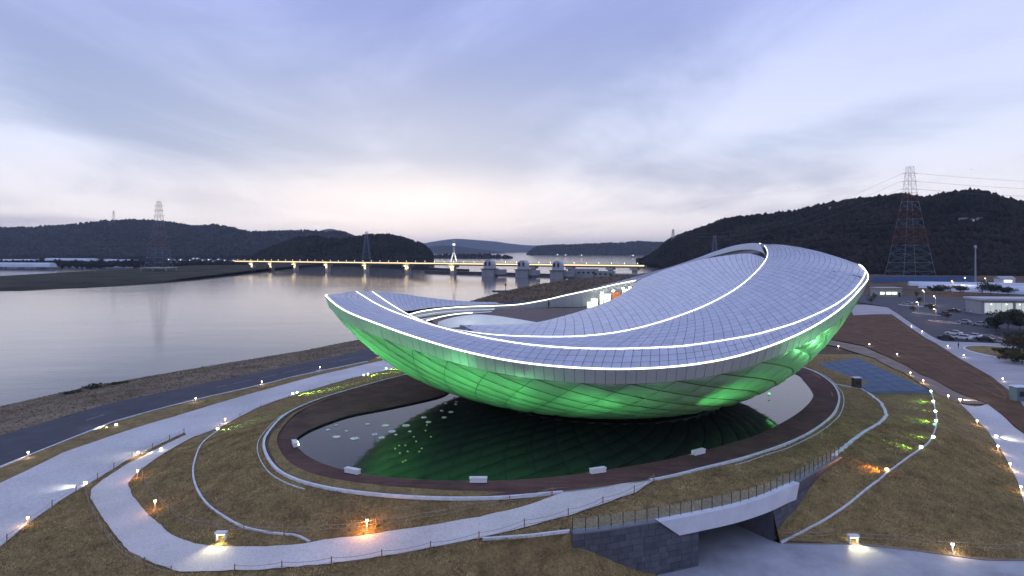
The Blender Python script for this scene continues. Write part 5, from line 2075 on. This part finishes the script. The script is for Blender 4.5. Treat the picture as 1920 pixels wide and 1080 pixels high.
def wire(a, c, sag, lab):
    m2 = MB()
    m2.tube([Vector(a).lerp(Vector(c), t) - Vector((0, 0, 4 * sag * t * (1 - t))) for t in np.linspace(0, 1, 24)], .10, 3)
    o = m2.build('power_line', M_WIRE)
    tag(o, lab, 'cable', 'power lines of the right pylon')


for k, (t, a) in enumerate(((.80, 9.7), (.87, 8.8), (.94, 7.8))):
    s_ = p1 + Vector((a, 0, t * 112))
    wire(s_, (p1.x + 420, p1.y - 130, 40 + t * 60), 12, '%s power line from the bottom running right from the red pylon' % ORD[k])
    s_ = p1 + Vector((-a, 0, t * 112))
    wire(s_, (p6.x + 2, p6.y, p6.z + 14 + 6 * k), 26, '%s power line from the bottom running left from the red pylon' % ORD[k])

# ================================================================== car park, buildings, far right
def make_car(paint):
    r = empty('parked_car', (0, 0, 0))
    prof = [(-2.2, .35), (-2.25, .75), (-1.75, .92), (-1.05, .98), (-.45, 1.42), (1.05, 1.45), (1.75, 1.02), (2.2, .95), (2.25, .4)]
    lower = [(-2.2, .30), (-2.25, .75), (-1.75, .90), (-1.0, .98), (1.72, 1.0), (2.2, .93), (2.25, .4), (2.1, .28)]

    def extrude(pf, hw, hw_top=None):
        mb_ = MB()
        n = len(pf)
        hw_top = hw_top or hw
        for sg in (-1, 1):
            for x, z in pf:
                w = hw if z < 1.05 else hw_top
                mb_.v.append((x, sg * w, z))
        mb_.f.append(tuple(range(n)))
        mb_.f.append(tuple(n + n - 1 - i for i in range(n)))
        for i in range(n):
            j = (i + 1) % n
            mb_.f.append((i, n + i, n + j, j))
        return mb_
    extrude(lower, .88).build('body', paint, r, local=True)
    extrude([(-1.0, .98), (-.42, 1.40), (1.0, 1.43), (1.7, 1.0)], .80, .66).build('cabin_glass', mat('car_glass', (.02, .025, .03), .1), r, local=True)
    mb_ = MB()
    mb_.box((.3, 0, 1.45), (1.45, 1.28, .06))
    mb_.build('roof', paint, r, local=True)
    for x in (-1.4, 1.35):
        for sg in (-1, 1):
            mb_ = MB()
            mb_.bar((x, sg * .72, .32), (x, sg * .92, .32), .33, 10)
            mb_.build('wheel', M_BLACK, r, local=True)
    for sg in (-1, 1):
        mb_ = MB()
        mb_.box((-2.2, sg * .62, .68), (.12, .35, .16))
        mb_.build('headlight', M_WHITE, r, local=True)
        mb_ = MB()
        mb_.box((2.2, sg * .66, .74), (.1, .3, .16))
        mb_.build('tail_light', M_PR, r, local=True)
    return r


CARP = {'white': mat('car_white', (.62, .64, .68), .3, coat=.4), 'silver': mat('car_silver', (.30, .32, .36), .35, metal=.4), 'dark': mat('car_dark', (.025, .027, .033), .3, coat=.4), 'blue': mat('car_blue', (.05, .08, .14), .35, coat=.4)}
PROT = {}
cars = [(1775, 637, 'dark', 'dark car at the left end of the nearest parking row'), (1789, 628, 'white', 'white car parked second from the left in the nearest row'), (1806, 637, 'white', 'white car parked in the middle of the nearest row'), (1825, 634, 'white', 'white car right of the middle of the nearest parking row'), (1848, 640, 'dark', 'dark car at the right end of the nearest parking row'), (1808, 607, 'silver', 'silver car at the left end of the second parking row'), (1838, 611, 'silver', 'silver car in the middle of the second parking row'), (1861, 615, 'blue', 'blue car at the right end of the second parking row'), (1771, 592, 'blue', 'dark blue car alone beside the middle parking island'), (1818, 581, 'silver', 'silver car left of the glazed building'), (1832, 587, 'white', 'white car nearest the corner of the glazed building'), (1702, 571, 'silver', 'silver car by the farthest parking island'), (1744, 575, 'dark', 'dark car between the two far parking islands'), (1790, 585, 'dark', 'dark car between the orange lamp and the glazed building')]
for x, y, c, lab in cars:
    if c not in PROT:
        PROT[c] = make_car(CARP[c])
        r = PROT[c]
    else:
        r = copy_tree(PROT[c])
    w = PZ(x, y, 5.12)
    r.location = (w.x, w.y, float(terrain(w.x, min(w.y, 330))[0]) + .1)
    r.rotation_euler = (0, 0, math.radians(-58 + random.uniform(-5, 5)))
    r.scale = (1.12, 1.12, 1.12)
    tag(r, lab, 'car', 'cars in the car park')

M_SOIL = mat('island_soil', (.10, .055, .035), .95, var=.3, scale=.5)
for x0, y0, x1, y1 in ((1686, 571, 1730, 575), (1712, 586, 1762, 592), (1742, 601, 1800, 607), (1845, 628, 1880, 642)):
    a, c = PZ(x0, y0, 5.2), PZ(x1, y1, 5.2)
    d = (c - a)
    s_ = Vector((-d.y, d.x, 0)).normalized() * 2.2
    pts_i = []
    for t in np.linspace(0, 2 * math.pi, 20, endpoint=False):
        pts_i.append(a.lerp(c, .5) + d * (.5 * math.cos(t)) + s_ * math.sin(t))
    m2 = MB()
    m2.v = [(p.x, p.y, 5.42) for p in pts_i]
    m2.f = [tuple(range(20))]
    kind(m2.build('planting_island', M_SOIL), 'structure')
    kind(sweep('island_kerb', [(p.x, p.y, 5.2) for p in pts_i], .3, .25, M_KERB, closed=True), 'structure')

b1 = PZ(1668, 556, 5)
r = empty('gatehouse', (b1.x, b1.y, 5))
tag(r, 'small flat roofed grey building with three lit windows beyond the car park', 'building')
m2 = MB()
m2.box((0, 4, 2.6), (15.5, 8, 5.2))
m2.build('wall', mat('gate_wall', (.30, .32, .30), .8, var=.1, scale=.3), r, local=True)
m2 = MB()
m2.box((0, 4, 5.4), (16.4, 9, .4))
m2.build('roof', M_STEEL, r, local=True)
for q, w_ in ((-4.6, 2.6), (-.6, 3.2), (3.1, 3.2)):
    m2 = MB()
    m2.box((q, -.03, 2.1), (w_, .14, 1.5))
    m2.build('window', mat('gate_window', (.9, 1, .8), .4, emit=(.95, 1.0, .72), estr=1.5), r, local=True)
m2 = MB()
m2.box((6.2, -.03, 1.2), (1.4, .12, 2.3))
m2.build('door', M_DARK, r, local=True)

b2 = PZ(1840, 590, 5)
r = empty('visitor_hall', (b2.x, b2.y, 5), math.radians(-6))
tag(r, 'long grey hall with pale flat roof and wide lit glazing at the right edge', 'building')
m2 = MB()
m2.box((20, 6, 3.4), (40, 12, 6.8))
m2.build('wall', mat('hall_wall', (.28, .29, .32), .7, var=.08, scale=.2), r, local=True)
m2 = MB()
m2.box((20, 5.4, 7.0), (41.5, 14, .9))
m2.build('roof', mat('hall_roof', (.42, .44, .50), .6), r, local=True)
for k in range(3):
    m2 = MB()
    m2.box((7.2 + k * 13.2, -.08, 3.0), (12.0, .2, 4.7))
    g_ = m2.build('glazing', mat('hall_glass', (.5, .52, .5), .25, emit=(.85, .92, .86), estr=.32), r, local=True)
    for j in range(6):
        m2 = MB()
        m2.box((7.2 + k * 13.2 - 6 + j * 2.4, -.2, 3.0), (.09, .1, 4.7))
        m2.build('mullion', M_STEEL, g_, local=True)
for q in (4, 10.5, 16, 24):
    m2 = MB()
    m2.lathe([(.1, 4.7), (.28, 4.75), (.1, 4.9)], 8, (q, -.35, 0))
    m2.build('wall_lamp', M_BRW, r, local=True)

M_VINYL = mat('greenhouse_film', (.50, .56, .66), .5, var=.12, scale=.05)


def greenhouse(px_a, px_b, w, h, lab, z=5.0):
    a, c = PZ(*px_a, z), PZ(*px_b, z)
    r = empty('greenhouse', tuple(a))
    tag(r, lab, 'greenhouse', 'long white greenhouses')
    d = (c - a).normalized()
    s_ = Vector((-d.y, d.x, 0))
    m2 = MB()
    rows = []
    for t in np.linspace(0, 1, 8):
        o_ = a.lerp(c, t)
        rows.append([o_ + s_ * (w * (.5 - .5 * math.cos(q))) + Vector((0, 0, h * math.sin(q) ** .7)) for q in np.linspace(0.001, math.pi - .001, 9)])
    m2.grid(rows)
    m2.build('film_tunnel', M_VINYL, r, smooth=True)
    for t in (0, 7):
        m2 = MB()
        m2.v = [tuple(p) for p in rows[t]]
        m2.f = [tuple(range(9))]
        m2.build('end_wall', M_VINYL, r)


for k, (a, c) in enumerate((((1706, 536), (1930, 540)), ((1722, 540), (1960, 547)), ((1770, 546), (2000, 556)))):
    greenhouse(a, c, 9, 3.6, '%s long white greenhouse behind the car park counting from the back' % ORD[k])
for k, (a, c) in enumerate((((-60, 491.5), (58, 492)), ((83, 489), (176, 490)), ((193, 492), (217, 492)), ((-80, 500), (92, 501)), ((222, 492.5), (242, 492.5)))):
    greenhouse(a, c, 16, 8, '%s white greenhouse strip listed from the left on the opposite bank' % ORD[k], 4.2)
wl = PZ(1636, 529, 5)
we = PZ(1830, 527, 5)
m2 = MB()
d = (we - wl)
m2.box(((wl.x + we.x) / 2, (wl.y + we.y) / 2, 7.4), (d.length, .4, 5.0), math.atan2(d.y, d.x))
o = m2.build('site_hoarding', mat('hoarding_blue', (.05, .11, .26), .6, var=.2, scale=.1))
tag(o, 'long blue site hoarding behind the foot of the red pylon', 'fence')
fh = PZ(1890, 531, 5)
r = empty('farm_house', (fh.x, fh.y, 5))
tag(r, 'small pale farm house with a lit front behind the greenhouses', 'house')
m2 = MB()
m2.box((0, 4, 2), (13, 8, 4))
m2.build('wall', M_CONC, r, local=True)
m2 = MB()
m2.v = [(-7, -.5, 4), (7, -.5, 4), (7, 8.5, 4), (-7, 8.5, 4), (-7, 4, 6.2), (7, 4, 6.2)]
m2.f = [(0, 1, 5, 4), (2, 3, 4, 5), (1, 2, 5), (3, 0, 4)]
m2.build('roof', M_STEEL, r, local=True)
m2 = MB()
m2.box((0, -.1, 1.8), (7, .2, 1.8))
m2.build('window', mat('farm_window', (1, 1, .9), .4, emit=(1, .97, .85), estr=2.0), r, local=True)


def street_lamp(px_, Y, lit, lab, h=None):
    hd = P(px_[0], px_[1], Y)
    r = empty('street_lamp', (hd.x, hd.y, 5.0))
    tag(r, lab, 'lamp', 'street lamps round the car park')
    H = hd.z - 5
    m2 = MB()
    m2.bar((0, 0, 0), (0, 0, H), .10, 6, .06)
    m2.build('pole', M_STEEL, r, local=True)
    m2 = MB()
    m2.bar((0, 0, H), (-.8, 0, H + .15), .05, 5)
    m2.build('arm', M_STEEL, r, local=True)
    m2 = MB()
    m2.lathe([(.12, -.12), (.34, 0), (.22, .16)], 8, (-.8, 0, H + .1))
    m2.build('lamp_head', lit, r, local=True)
    point('lamp_light', r, (-.8, -.3, H - .5), 500 if Y < 400 else 1500, (1, .5, .2) if lit is M_OLAMP else (1, .9, .75), .3)


street_lamp((1755, 580), 262, M_OLAMP, 'orange street lamp in the middle of the car park')
street_lamp((1787, 527), 430, M_OLAMP, 'orange street lamp above the greenhouses left of the white mast')
street_lamp((1849, 522), 450, M_OLAMP, 'orange street lamp right of the white mast')
street_lamp((1733, 545), 360, M_CLAMP, 'white street lamp left of the greenhouses')
street_lamp((1722, 567), 300, M_CLAMP, 'white street lamp by the far parking islands')
street_lamp((1754, 556), 340, M_CLAMP, 'white street lamp behind the far parking row')
street_lamp((1811, 521), 480, M_CLAMP, 'white street lamp just left of the white mast')
street_lamp((1672, 491), 1000, M_OLAMP, 'tiny orange lamp behind the foot of the red pylon')
mp_ = PZ(1829, 535, 5)
r = empty('light_mast', (mp_.x, mp_.y, 5))
tag(r, 'tall slim white mast standing behind the greenhouses', 'mast')
m2 = MB()
m2.bar((0, 0, 0), (0, 0, 33), .75, 8, .45)
m2.build('pole', M_PW, r, local=True)
m2 = MB()
m2.lathe([(.9, 31), (1.1, 32.5), (.5, 33.6)], 8)
m2.build('head', M_STEEL, r, local=True)

# village lights and houses on the opposite bank and hill sides
M_VWALL = mat('village_wall', (.30, .31, .34), .8)
M_VROOF = mat('village_roof', (.10, .11, .15), .8)
M_VWIN = mat('village_window', (1, .95, .8), .5, emit=(1, .93, .78), estr=3.5)
vill = []
for k in range(16):
    x = 318 + k * 9.2 + random.uniform(-3, 3)
    vill.append((x, 489 + random.uniform(-6, 2), 1500 + random.uniform(-60, 120)))
vill += [(20, 477, 1900), (48, 479, 1900), (120, 476, 1950), (70, 486, 1700), (205, 486, 1650), (255, 488, 1600)]
for k, (x, y, Y) in enumerate(sorted(vill)):
    p = on_land(x, y + 3)
    r = empty('village_house', (p.x, p.y, p.z))
    tag(r, '%s small lit village house from the left on the opposite bank' % ORD[k], 'house', 'village houses across the river')
    w_ = random.uniform(7, 12)
    m2 = MB()
    m2.box((0, 0, 2.2), (w_, 7, 5))
    m2.build('wall', M_VWALL, r, local=True)
    m2 = MB()
    m2.v = [(-w_ / 2 - .5, -4, 4.7), (w_ / 2 + .5, -4, 4.7), (w_ / 2 + .5, 4, 4.7), (-w_ / 2 - .5, 4, 4.7), (-w_ / 2, 0, 6.8), (w_ / 2, 0, 6.8)]
    m2.f = [(0, 1, 5, 4), (2, 3, 4, 5), (1, 2, 5), (3, 0, 4)]
    m2.build('roof', M_VROOF, r, local=True)
    m2 = MB()
    m2.box((random.uniform(-1.5, 1.5), -3.6, 2.4), (random.uniform(1.0, 2.2), .3, 1.3))
    m2.build('window', M_VWIN, r, local=True)
for k, (x, y, Y) in enumerate(((1806, 414, 870), (1822, 416, 872), (1833, 414, 876), (1560, 392, 1125), (1060, 478, 3050), (1186, 479, 3050), (1045, 477.5, 3060), (1090, 478.5, 3050))):
    p = on_land(x, y + 2)
    r = empty('hill_house', (p.x, p.y, p.z + .5))
    nm_ = ['left house of the lit trio high on the right hill', 'middle house of the lit trio high on the right hill', 'right house of the lit trio high on the right hill', 'small pale house near the left skyline of the right hill', 'lit house third from the right on the low far shore', 'brightest lit house at the right of the low far shore', 'leftmost lit house on the low far shore', 'lit house second from the right on the low far shore'][k]
    tag(r, nm_, 'house', 'houses on the hills')
    s_ = 1.0 if Y < 2000 else 2.0
    m2 = MB()
    m2.box((0, 0, 2.5 * s_), (9 * s_, 7 * s_, 5 * s_))
    m2.build('wall', M_VWALL, r, local=True)
    m2 = MB()
    m2.box((0, 0, 5.3 * s_), (10 * s_, 8 * s_, .7 * s_))
    m2.build('roof', M_VROOF, r, local=True)
    m2 = MB()
    m2.box((1, -3.6 * s_, 2.6 * s_), (1.6 * s_, .3, 1.2 * s_))
    m2.build('window', M_VWIN, r, local=True)

# ================================================================== plants
M_LEAFD = mat('evergreen_leaf', (0.028, 0.040, 0.022), 0.8, var=.4, scale=.8)
M_LEAFB = mat('winter_leaf', (0.085, 0.060, 0.028), 0.85, var=.45, scale=.8)
M_LEAFG = mat('shrub_leaf', (0.050, 0.058, 0.022), 0.85, var=.4, scale=.8)
M_BARK = mat('bark', (0.055, 0.042, 0.033), 0.9, var=.3, scale=4)


def leaves(n, rx, ry, rz, cz, size, lobes=6):
    """leaf faces spread over clumps inside an uneven crown"""
    mb_ = MB()
    cl_ = [(rng.normal(0, .45) * rx, rng.normal(0, .45) * ry, cz + rng.normal(0, .38) * rz) for _ in range(lobes * 5)]
    for _ in range(n):
        c = cl_[int(rng.integers(0, len(cl_)))]
        d = rng.normal(0, 1, 3)
        d /= np.linalg.norm(d)
        rr = rng.uniform(.4, 1) ** .5 * .34
        p = Vector((c[0] + d[0] * rx * rr, c[1] + d[1] * ry * rr, max(.1, c[2] + d[2] * rz * rr)))
        a = Vector(rng.normal(0, 1, 3)).normalized() * size * float(rng.uniform(.5, 1.2))
        b_ = Vector(rng.normal(0, 1, 3)).normalized() * size * .6
        mb_.quad(p - a, p + b_, p + a, p - b_)
    return mb_


def tree(name, loc, h, rx, m, n, size, label, group, trunk=.3):
    r = empty(name, loc)
    tag(r, label, 'tree' if 'tree' in name else 'shrub', group)
    m2 = MB()
    m2.bar((0, 0, -.2), (0.1, 0, h * .35), trunk * .5, 7, trunk * .36)
    m2.bar((0.1, 0, h * .35), (0, .1, h * .8), trunk * .36, 6, trunk * .12)
    tr = m2.build('trunk', M_BARK, r, local=True)
    for k in range(6):
        a = k * 1.05 + random.random()
        m3 = MB()
        z0_ = h * random.uniform(.28, .55)
        m3.bar((0.05, 0, z0_), (math.cos(a) * rx * .7, math.sin(a) * rx * .7, z0_ + h * .25), trunk * .18, 5, trunk * .05)
        m3.build('limb', M_BARK, tr, local=True)
    leaves(n, rx, rx, h * .36, h * .6, size).build('crown', m, r, local=True)
    return r


w = PZ(1905, 668, 5.1)
bed = [(w.x + 9.5 * math.cos(t), w.y + 15 * math.sin(t), 5.25) for t in np.linspace(0, 2 * math.pi, 40, endpoint=False)]
m2 = MB()
m2.v = [(p[0], p[1], 5.78) for p in bed]
m2.f = [tuple(range(40))]
kind(m2.build('planting_bed', M_LAWN), 'structure')
kind(sweep('bed_kerb', [(p[0], p[1], 5.6) for p in bed], .4, .24, M_KERB, closed=True), 'structure')
PLN = [(1885, 672, 2.6, 2.4, M_LEAFG, 'low green shrub at the left rim of the round bed'), (1898, 680, 2.8, 2.6, M_LEAFB, 'brown shrub at the front of the round bed'), (1916, 684, 2.6, 2.6, M_LEAFG, 'low green shrub at the right front of the round bed'), (1900, 662, 4.2, 3.0, M_LEAFB, 'tall brown shrub in the middle of the round bed'), (1918, 664, 5.0, 3.4, M_LEAFB, 'large brown shrub at the right of the round bed'), (1912, 650, 4.4, 3.2, M_LEAFD, 'dark shrub at the back of the round bed'), (1935, 672, 4.0, 3.2, M_LEAFD, 'dark shrub at the picture edge of the round bed')]
for x, y, h, rx, m_, lab in PLN:
    w_ = PZ(x, y, 5.2)
    tree('garden_shrub', (w_.x, w_.y, 5.7), h, rx, m_, 1500, .26, lab, 'shrubs in the round bed', .2)
for k, (x, y, h, rx, m_) in enumerate(((1868, 622, 6.0, 3.6, M_LEAFD), (1890, 618, 7.5, 4.5, M_LEAFD), (1912, 622, 7.0, 4.5, M_LEAFD), (1940, 620, 8.0, 5, M_LEAFD), (1900, 606, 6.0, 4.0, M_LEAFB))):
    w_ = PZ(x, y, 5.1)
    tree('evergreen_tree', (w_.x, w_.y, 5.1), h, rx, m_, 2200, .34, '%s dense dark tree in the clump between the hall and the round bed' % ORD[k], 'dark trees before the hall')
for k, (x, y, h) in enumerate(((1724, 571, 4.5), (1745, 585, 4), (1775, 600, 4), (1718, 560, 5), (1712, 585, 3.6), (1640, 563, 5), (1633, 570, 4))):
    w_ = PZ(x, y, 5.2)
    tree('young_tree', (w_.x, w_.y, 5.2), h, 1.5, M_LEAFB, 420, .24, '%s thin young tree in the car park, listed along its islands' % ORD[k], 'young trees in the car park', .16)
for k, (x, y, h) in enumerate(((1752, 549, 5), (1772, 550, 6), (1800, 551, 6), (1842, 551, 8), (1857, 553, 9), (1871, 553, 7), (1890, 553, 6))):
    w_ = PZ(x, y, 5.0)
    tree('evergreen_tree', (w_.x, w_.y, 5.0), h, 4.2, M_LEAFD, 900, .5, '%s dark tree from the left in the row before the greenhouses' % ORD[k], 'dark trees before the greenhouses')

# scrub along the near river edge
for k, (x, y, h, rx) in enumerate(((138, 741, 1.4, 2.2), (178, 733, 2.2, 2.6), (222, 723, 1.2, 1.8))):
    w_ = PZ(x, y, .8)
    tree('bank_shrub', (w_.x, w_.y, .6), h, rx, M_LEAFG if k < 3 else M_REED, 700, .22, '%s low scrub bush listed along the water edge of the reed bank' % ORD[k], 'scrub along the river edge', .12)


def tufts(name, m, pts_, hgt, width, lean=.35, blades=3):
    n = len(pts_)
    V = np.empty((n * blades * 3, 3))
    k = 0
    ang = rng.uniform(0, 2 * math.pi, n * blades)
    base = np.repeat(pts_, blades, 0) + np.c_[rng.normal(0, width, (n * blades, 2)), np.zeros(n * blades)]
    hh = hgt * rng.uniform(.5, 1.3, n * blades)
    dx = np.c_[np.cos(ang), np.sin(ang), np.zeros(n * blades)]
    tip = base + np.c_[rng.normal(0, lean, (n * blades, 2)) * hh[:, None], hh]
    wd = width * .5
    V[0::3] = base - dx * wd
    V[1::3] = base + dx * wd
    V[2::3] = tip
    me = bpy.data.meshes.new(name)
    me.vertices.add(len(V))
    me.vertices.foreach_set('co', V.ravel())
    nf = n * blades
    me.loops.add(nf * 3)
    me.loops.foreach_set('vertex_index', np.arange(nf * 3, dtype=np.int32))
    me.polygons.add(nf)
    me.polygons.foreach_set('loop_start', np.arange(0, nf * 3, 3, dtype=np.int32))
    me.materials.append(m)
    me.update(calc_edges=True)
    me.validate()
    return kind(link(name, me), 'stuff')


# short dry grass on the lawns, kept off paths, deck and plaza
def lawn_points(n, x0, x1, y0, y1, avoid):
    x = rng.uniform(x0, x1, n)
    y = rng.uniform(y0, y1, n)
    ok = np.ones(n, bool)
    for poly in avoid:
        ok &= ~inpoly(x, y, [tuple(p)[:2] for p in poly])
    x, y = x[ok], y[ok]
    return np.c_[x, y, terrain(x, y)]


avoid = [ramp_poly, prom_poly, [tuple(p) for p in RINGC], PLAZA, road_poly, drop(WP_L) + drop(WP_R), tan_up_w + drop(TAN_LO, y0=118), [q00, q10, q11, q01], gline(XL0, XR1, .7, 30) + list(reversed(gline(XL0, XR1, -.4, 30)))]
gp_ = np.vstack([lawn_points(120000, -62, 66, 50, 92, avoid), lawn_points(40000, -60, 90, 85, 150, avoid)])
M_TUFT = mat('dry_grass_blade', (0.255, 0.195, 0.094), 0.95, col2=(0.47, 0.365, 0.178), var=.3, scale=.45, spec=.1)
o = tufts('dry_grass', M_TUFT, gp_, .15, .075, .8, 3)
o['label'] = 'short dry brown grass on the lawns round the pool'
bpoly = [tuple(p)[:2] for p in bank_poly]
x = rng.uniform(-120, -20, 26000)
y = rng.uniform(85, 330, 26000)
ok = inpoly(x, y, bpoly)
x, y = x[ok], y[ok]
o = tufts('dry_reeds', mat('reed_blade', (0.155, 0.122, 0.083), .95, col2=(.21, .165, .115), var=.3, scale=.3, spec=.1), np.c_[x, y, terrain(x, y)], .28, .10, .5, 5)
o['label'] = 'dry brown reeds covering the river bank beside the road'
xs_ = []
for k in range(len(shore) - 1):
    for _ in range(60):
        p = shore[k].lerp(shore[k + 1], random.random())
        d_ = random.uniform(0, 1) ** 1.5 * 90
        xs_.append((p.x + 4 + d_, p.y - 5 - d_ * .1, min(4.5, .5 + d_ * .2)))
o = tufts('spit_reeds', MATS['reed_blade'], np.array(xs_), 1.5, .9, .4, 4)
o['label'] = 'dry scrub covering the far river bank beyond the roof'

# ================================================================== people and birds
def person(loc, rz, label, cloth):
    r = empty('person', loc, rz)
    tag(r, label, 'person')
    vs_ = [(0, 0, .95), (0, .0, 1.15), (0, 0, 1.40), (0, 0, 1.50), (-.20, 0, 1.40), (-.26, .03, 1.12), (-.25, -.06, .88), (.20, 0, 1.40), (.26, .03, 1.12), (.25, -.06, .88), (-.10, 0, .90), (-.12, -.04, .50), (-.12, .05, .08), (-.12, -.08, .03), (.10, 0, .90), (.12, .06, .50), (.12, .16, .08), (.12, .03, .03), (0, -.01, 1.58), (0, -.01, 1.70)]
    es_ = [(0, 1), (1, 2), (2, 3), (2, 4), (4, 5), (5, 6), (2, 7), (7, 8), (8, 9), (0, 10), (10, 11), (11, 12), (12, 13), (0, 14), (14, 15), (15, 16), (16, 17), (3, 18), (18, 19)]
    rad = [.15, .14, .16, .06, .075, .055, .04, .075, .055, .04, .10, .07, .05, .04, .10, .07, .05, .04, .09, .085]
    me = bpy.data.meshes.new('person_body')
    me.from_pydata(vs_, es_, [])
    me.materials.append(cloth)
    o = link('body', me, r)
    sk_ = o.modifiers.new('skin', 'SKIN')
    for v, q in zip(me.skin_vertices[0].data, rad):
        v.radius = (q, q)
    me.skin_vertices[0].data[0].use_root = True
    o.modifiers.new('sub', 'SUBSURF').levels = 1
    m2 = MB()
    m2.lathe([(.02, 1.60), (.10, 1.66), (.108, 1.74), (.06, 1.80)], 8, (0, .012, 0))
    m2.build('hair', M_BLACK, r, local=True, smooth=True)
    return r


if True:
    M_COAT = mat('dark_coat', (.02, .02, .026), .9)
    w_ = PZ(1797, 656, 5.15)
    person((w_.x, w_.y, float(terrain(w_.x, w_.y)[0]) + .20), .5, 'person in dark clothes walking on the paving below the parked cars', M_COAT)
    w_ = PZ(1029, 578.5, TZ)
    person((w_.x, w_.y, TZ), 2.0, 'person in dark clothes standing at the back of the roof terrace', M_COAT)
for k, (x, y, Y) in enumerate(((1498, 352, 260), (1822, 318, 300), (974, 415, 320))):
    p = P(x, y, Y)
    r = empty('bird', tuple(p), random.uniform(0, 6))
    tag(r, ['small dark bird in the sky above the roof crest', 'small dark bird in the sky right of the red pylon', 'small dark bird in the sky above the weir'][k], 'bird', 'birds in the sky')
    m2 = MB()
    m2.lathe([(.02, -.35), (.10, -.12), (.12, .05), (.07, .25), (.02, .34)], 8)
    m2.v = [(a, c, b_) for a, b_, c in m2.v]
    m2.build('body', M_BLACK, r, local=True)
    for sg in (-1, 1):
        m2 = MB()
        m2.v = [(sg * .08, .12, .05), (sg * .40, .16, .22), (sg * .78, -.02, .12), (sg * .42, -.06, .20), (sg * .08, -.12, .04)]
        m2.f = [(0, 1, 3, 4), (1, 2, 3)]
        m2.build('wing', M_BLACK, r, local=True)
# navigation post standing off the far bank
w_ = PZ(948, 546, 0)
r = empty('river_marker', (w_.x, w_.y, 0))
tag(r, 'dark marker post on a low float beside the far brown bank', 'marker')
m2 = MB()
m2.bar((0, 0, 0), (0, 0, 6), .25, 6)
m2.build('post', M_DARK, r, local=True)
m2 = MB()
m2.box((0, 0, 5.4), (1.4, .5, 1.6))
m2.build('board', M_DARK, r, local=True)
m2 = MB()
m2.box((2, -2, .3), (26, 6, .9), .15)
m2.build('float', M_WEIRD, r, local=True)

# ================================================================== haze
hz = MB()
hz.box((0, 11500, 199), (44000, 23800, 402))
hm = bpy.data.materials.new('evening_haze')
hm.use_nodes = True
nt = hm.node_tree
nt.nodes.remove(nt.nodes['Principled BSDF'])
pv = nt.nodes.new('ShaderNodeVolumePrincipled')
pv.inputs['Color'].default_value = (0.66, 0.80, 1.0, 1)
pv.inputs['Density'].default_value = 0.000048
pv.inputs['Anisotropy'].default_value = 0.0
nt.links.new(pv.outputs[0], nt.nodes['Material Output'].inputs['Volume'])
ho = hz.build('haze', hm)
kind(ho, 'stuff')
ho['label'] = 'thin evening haze over the whole valley'
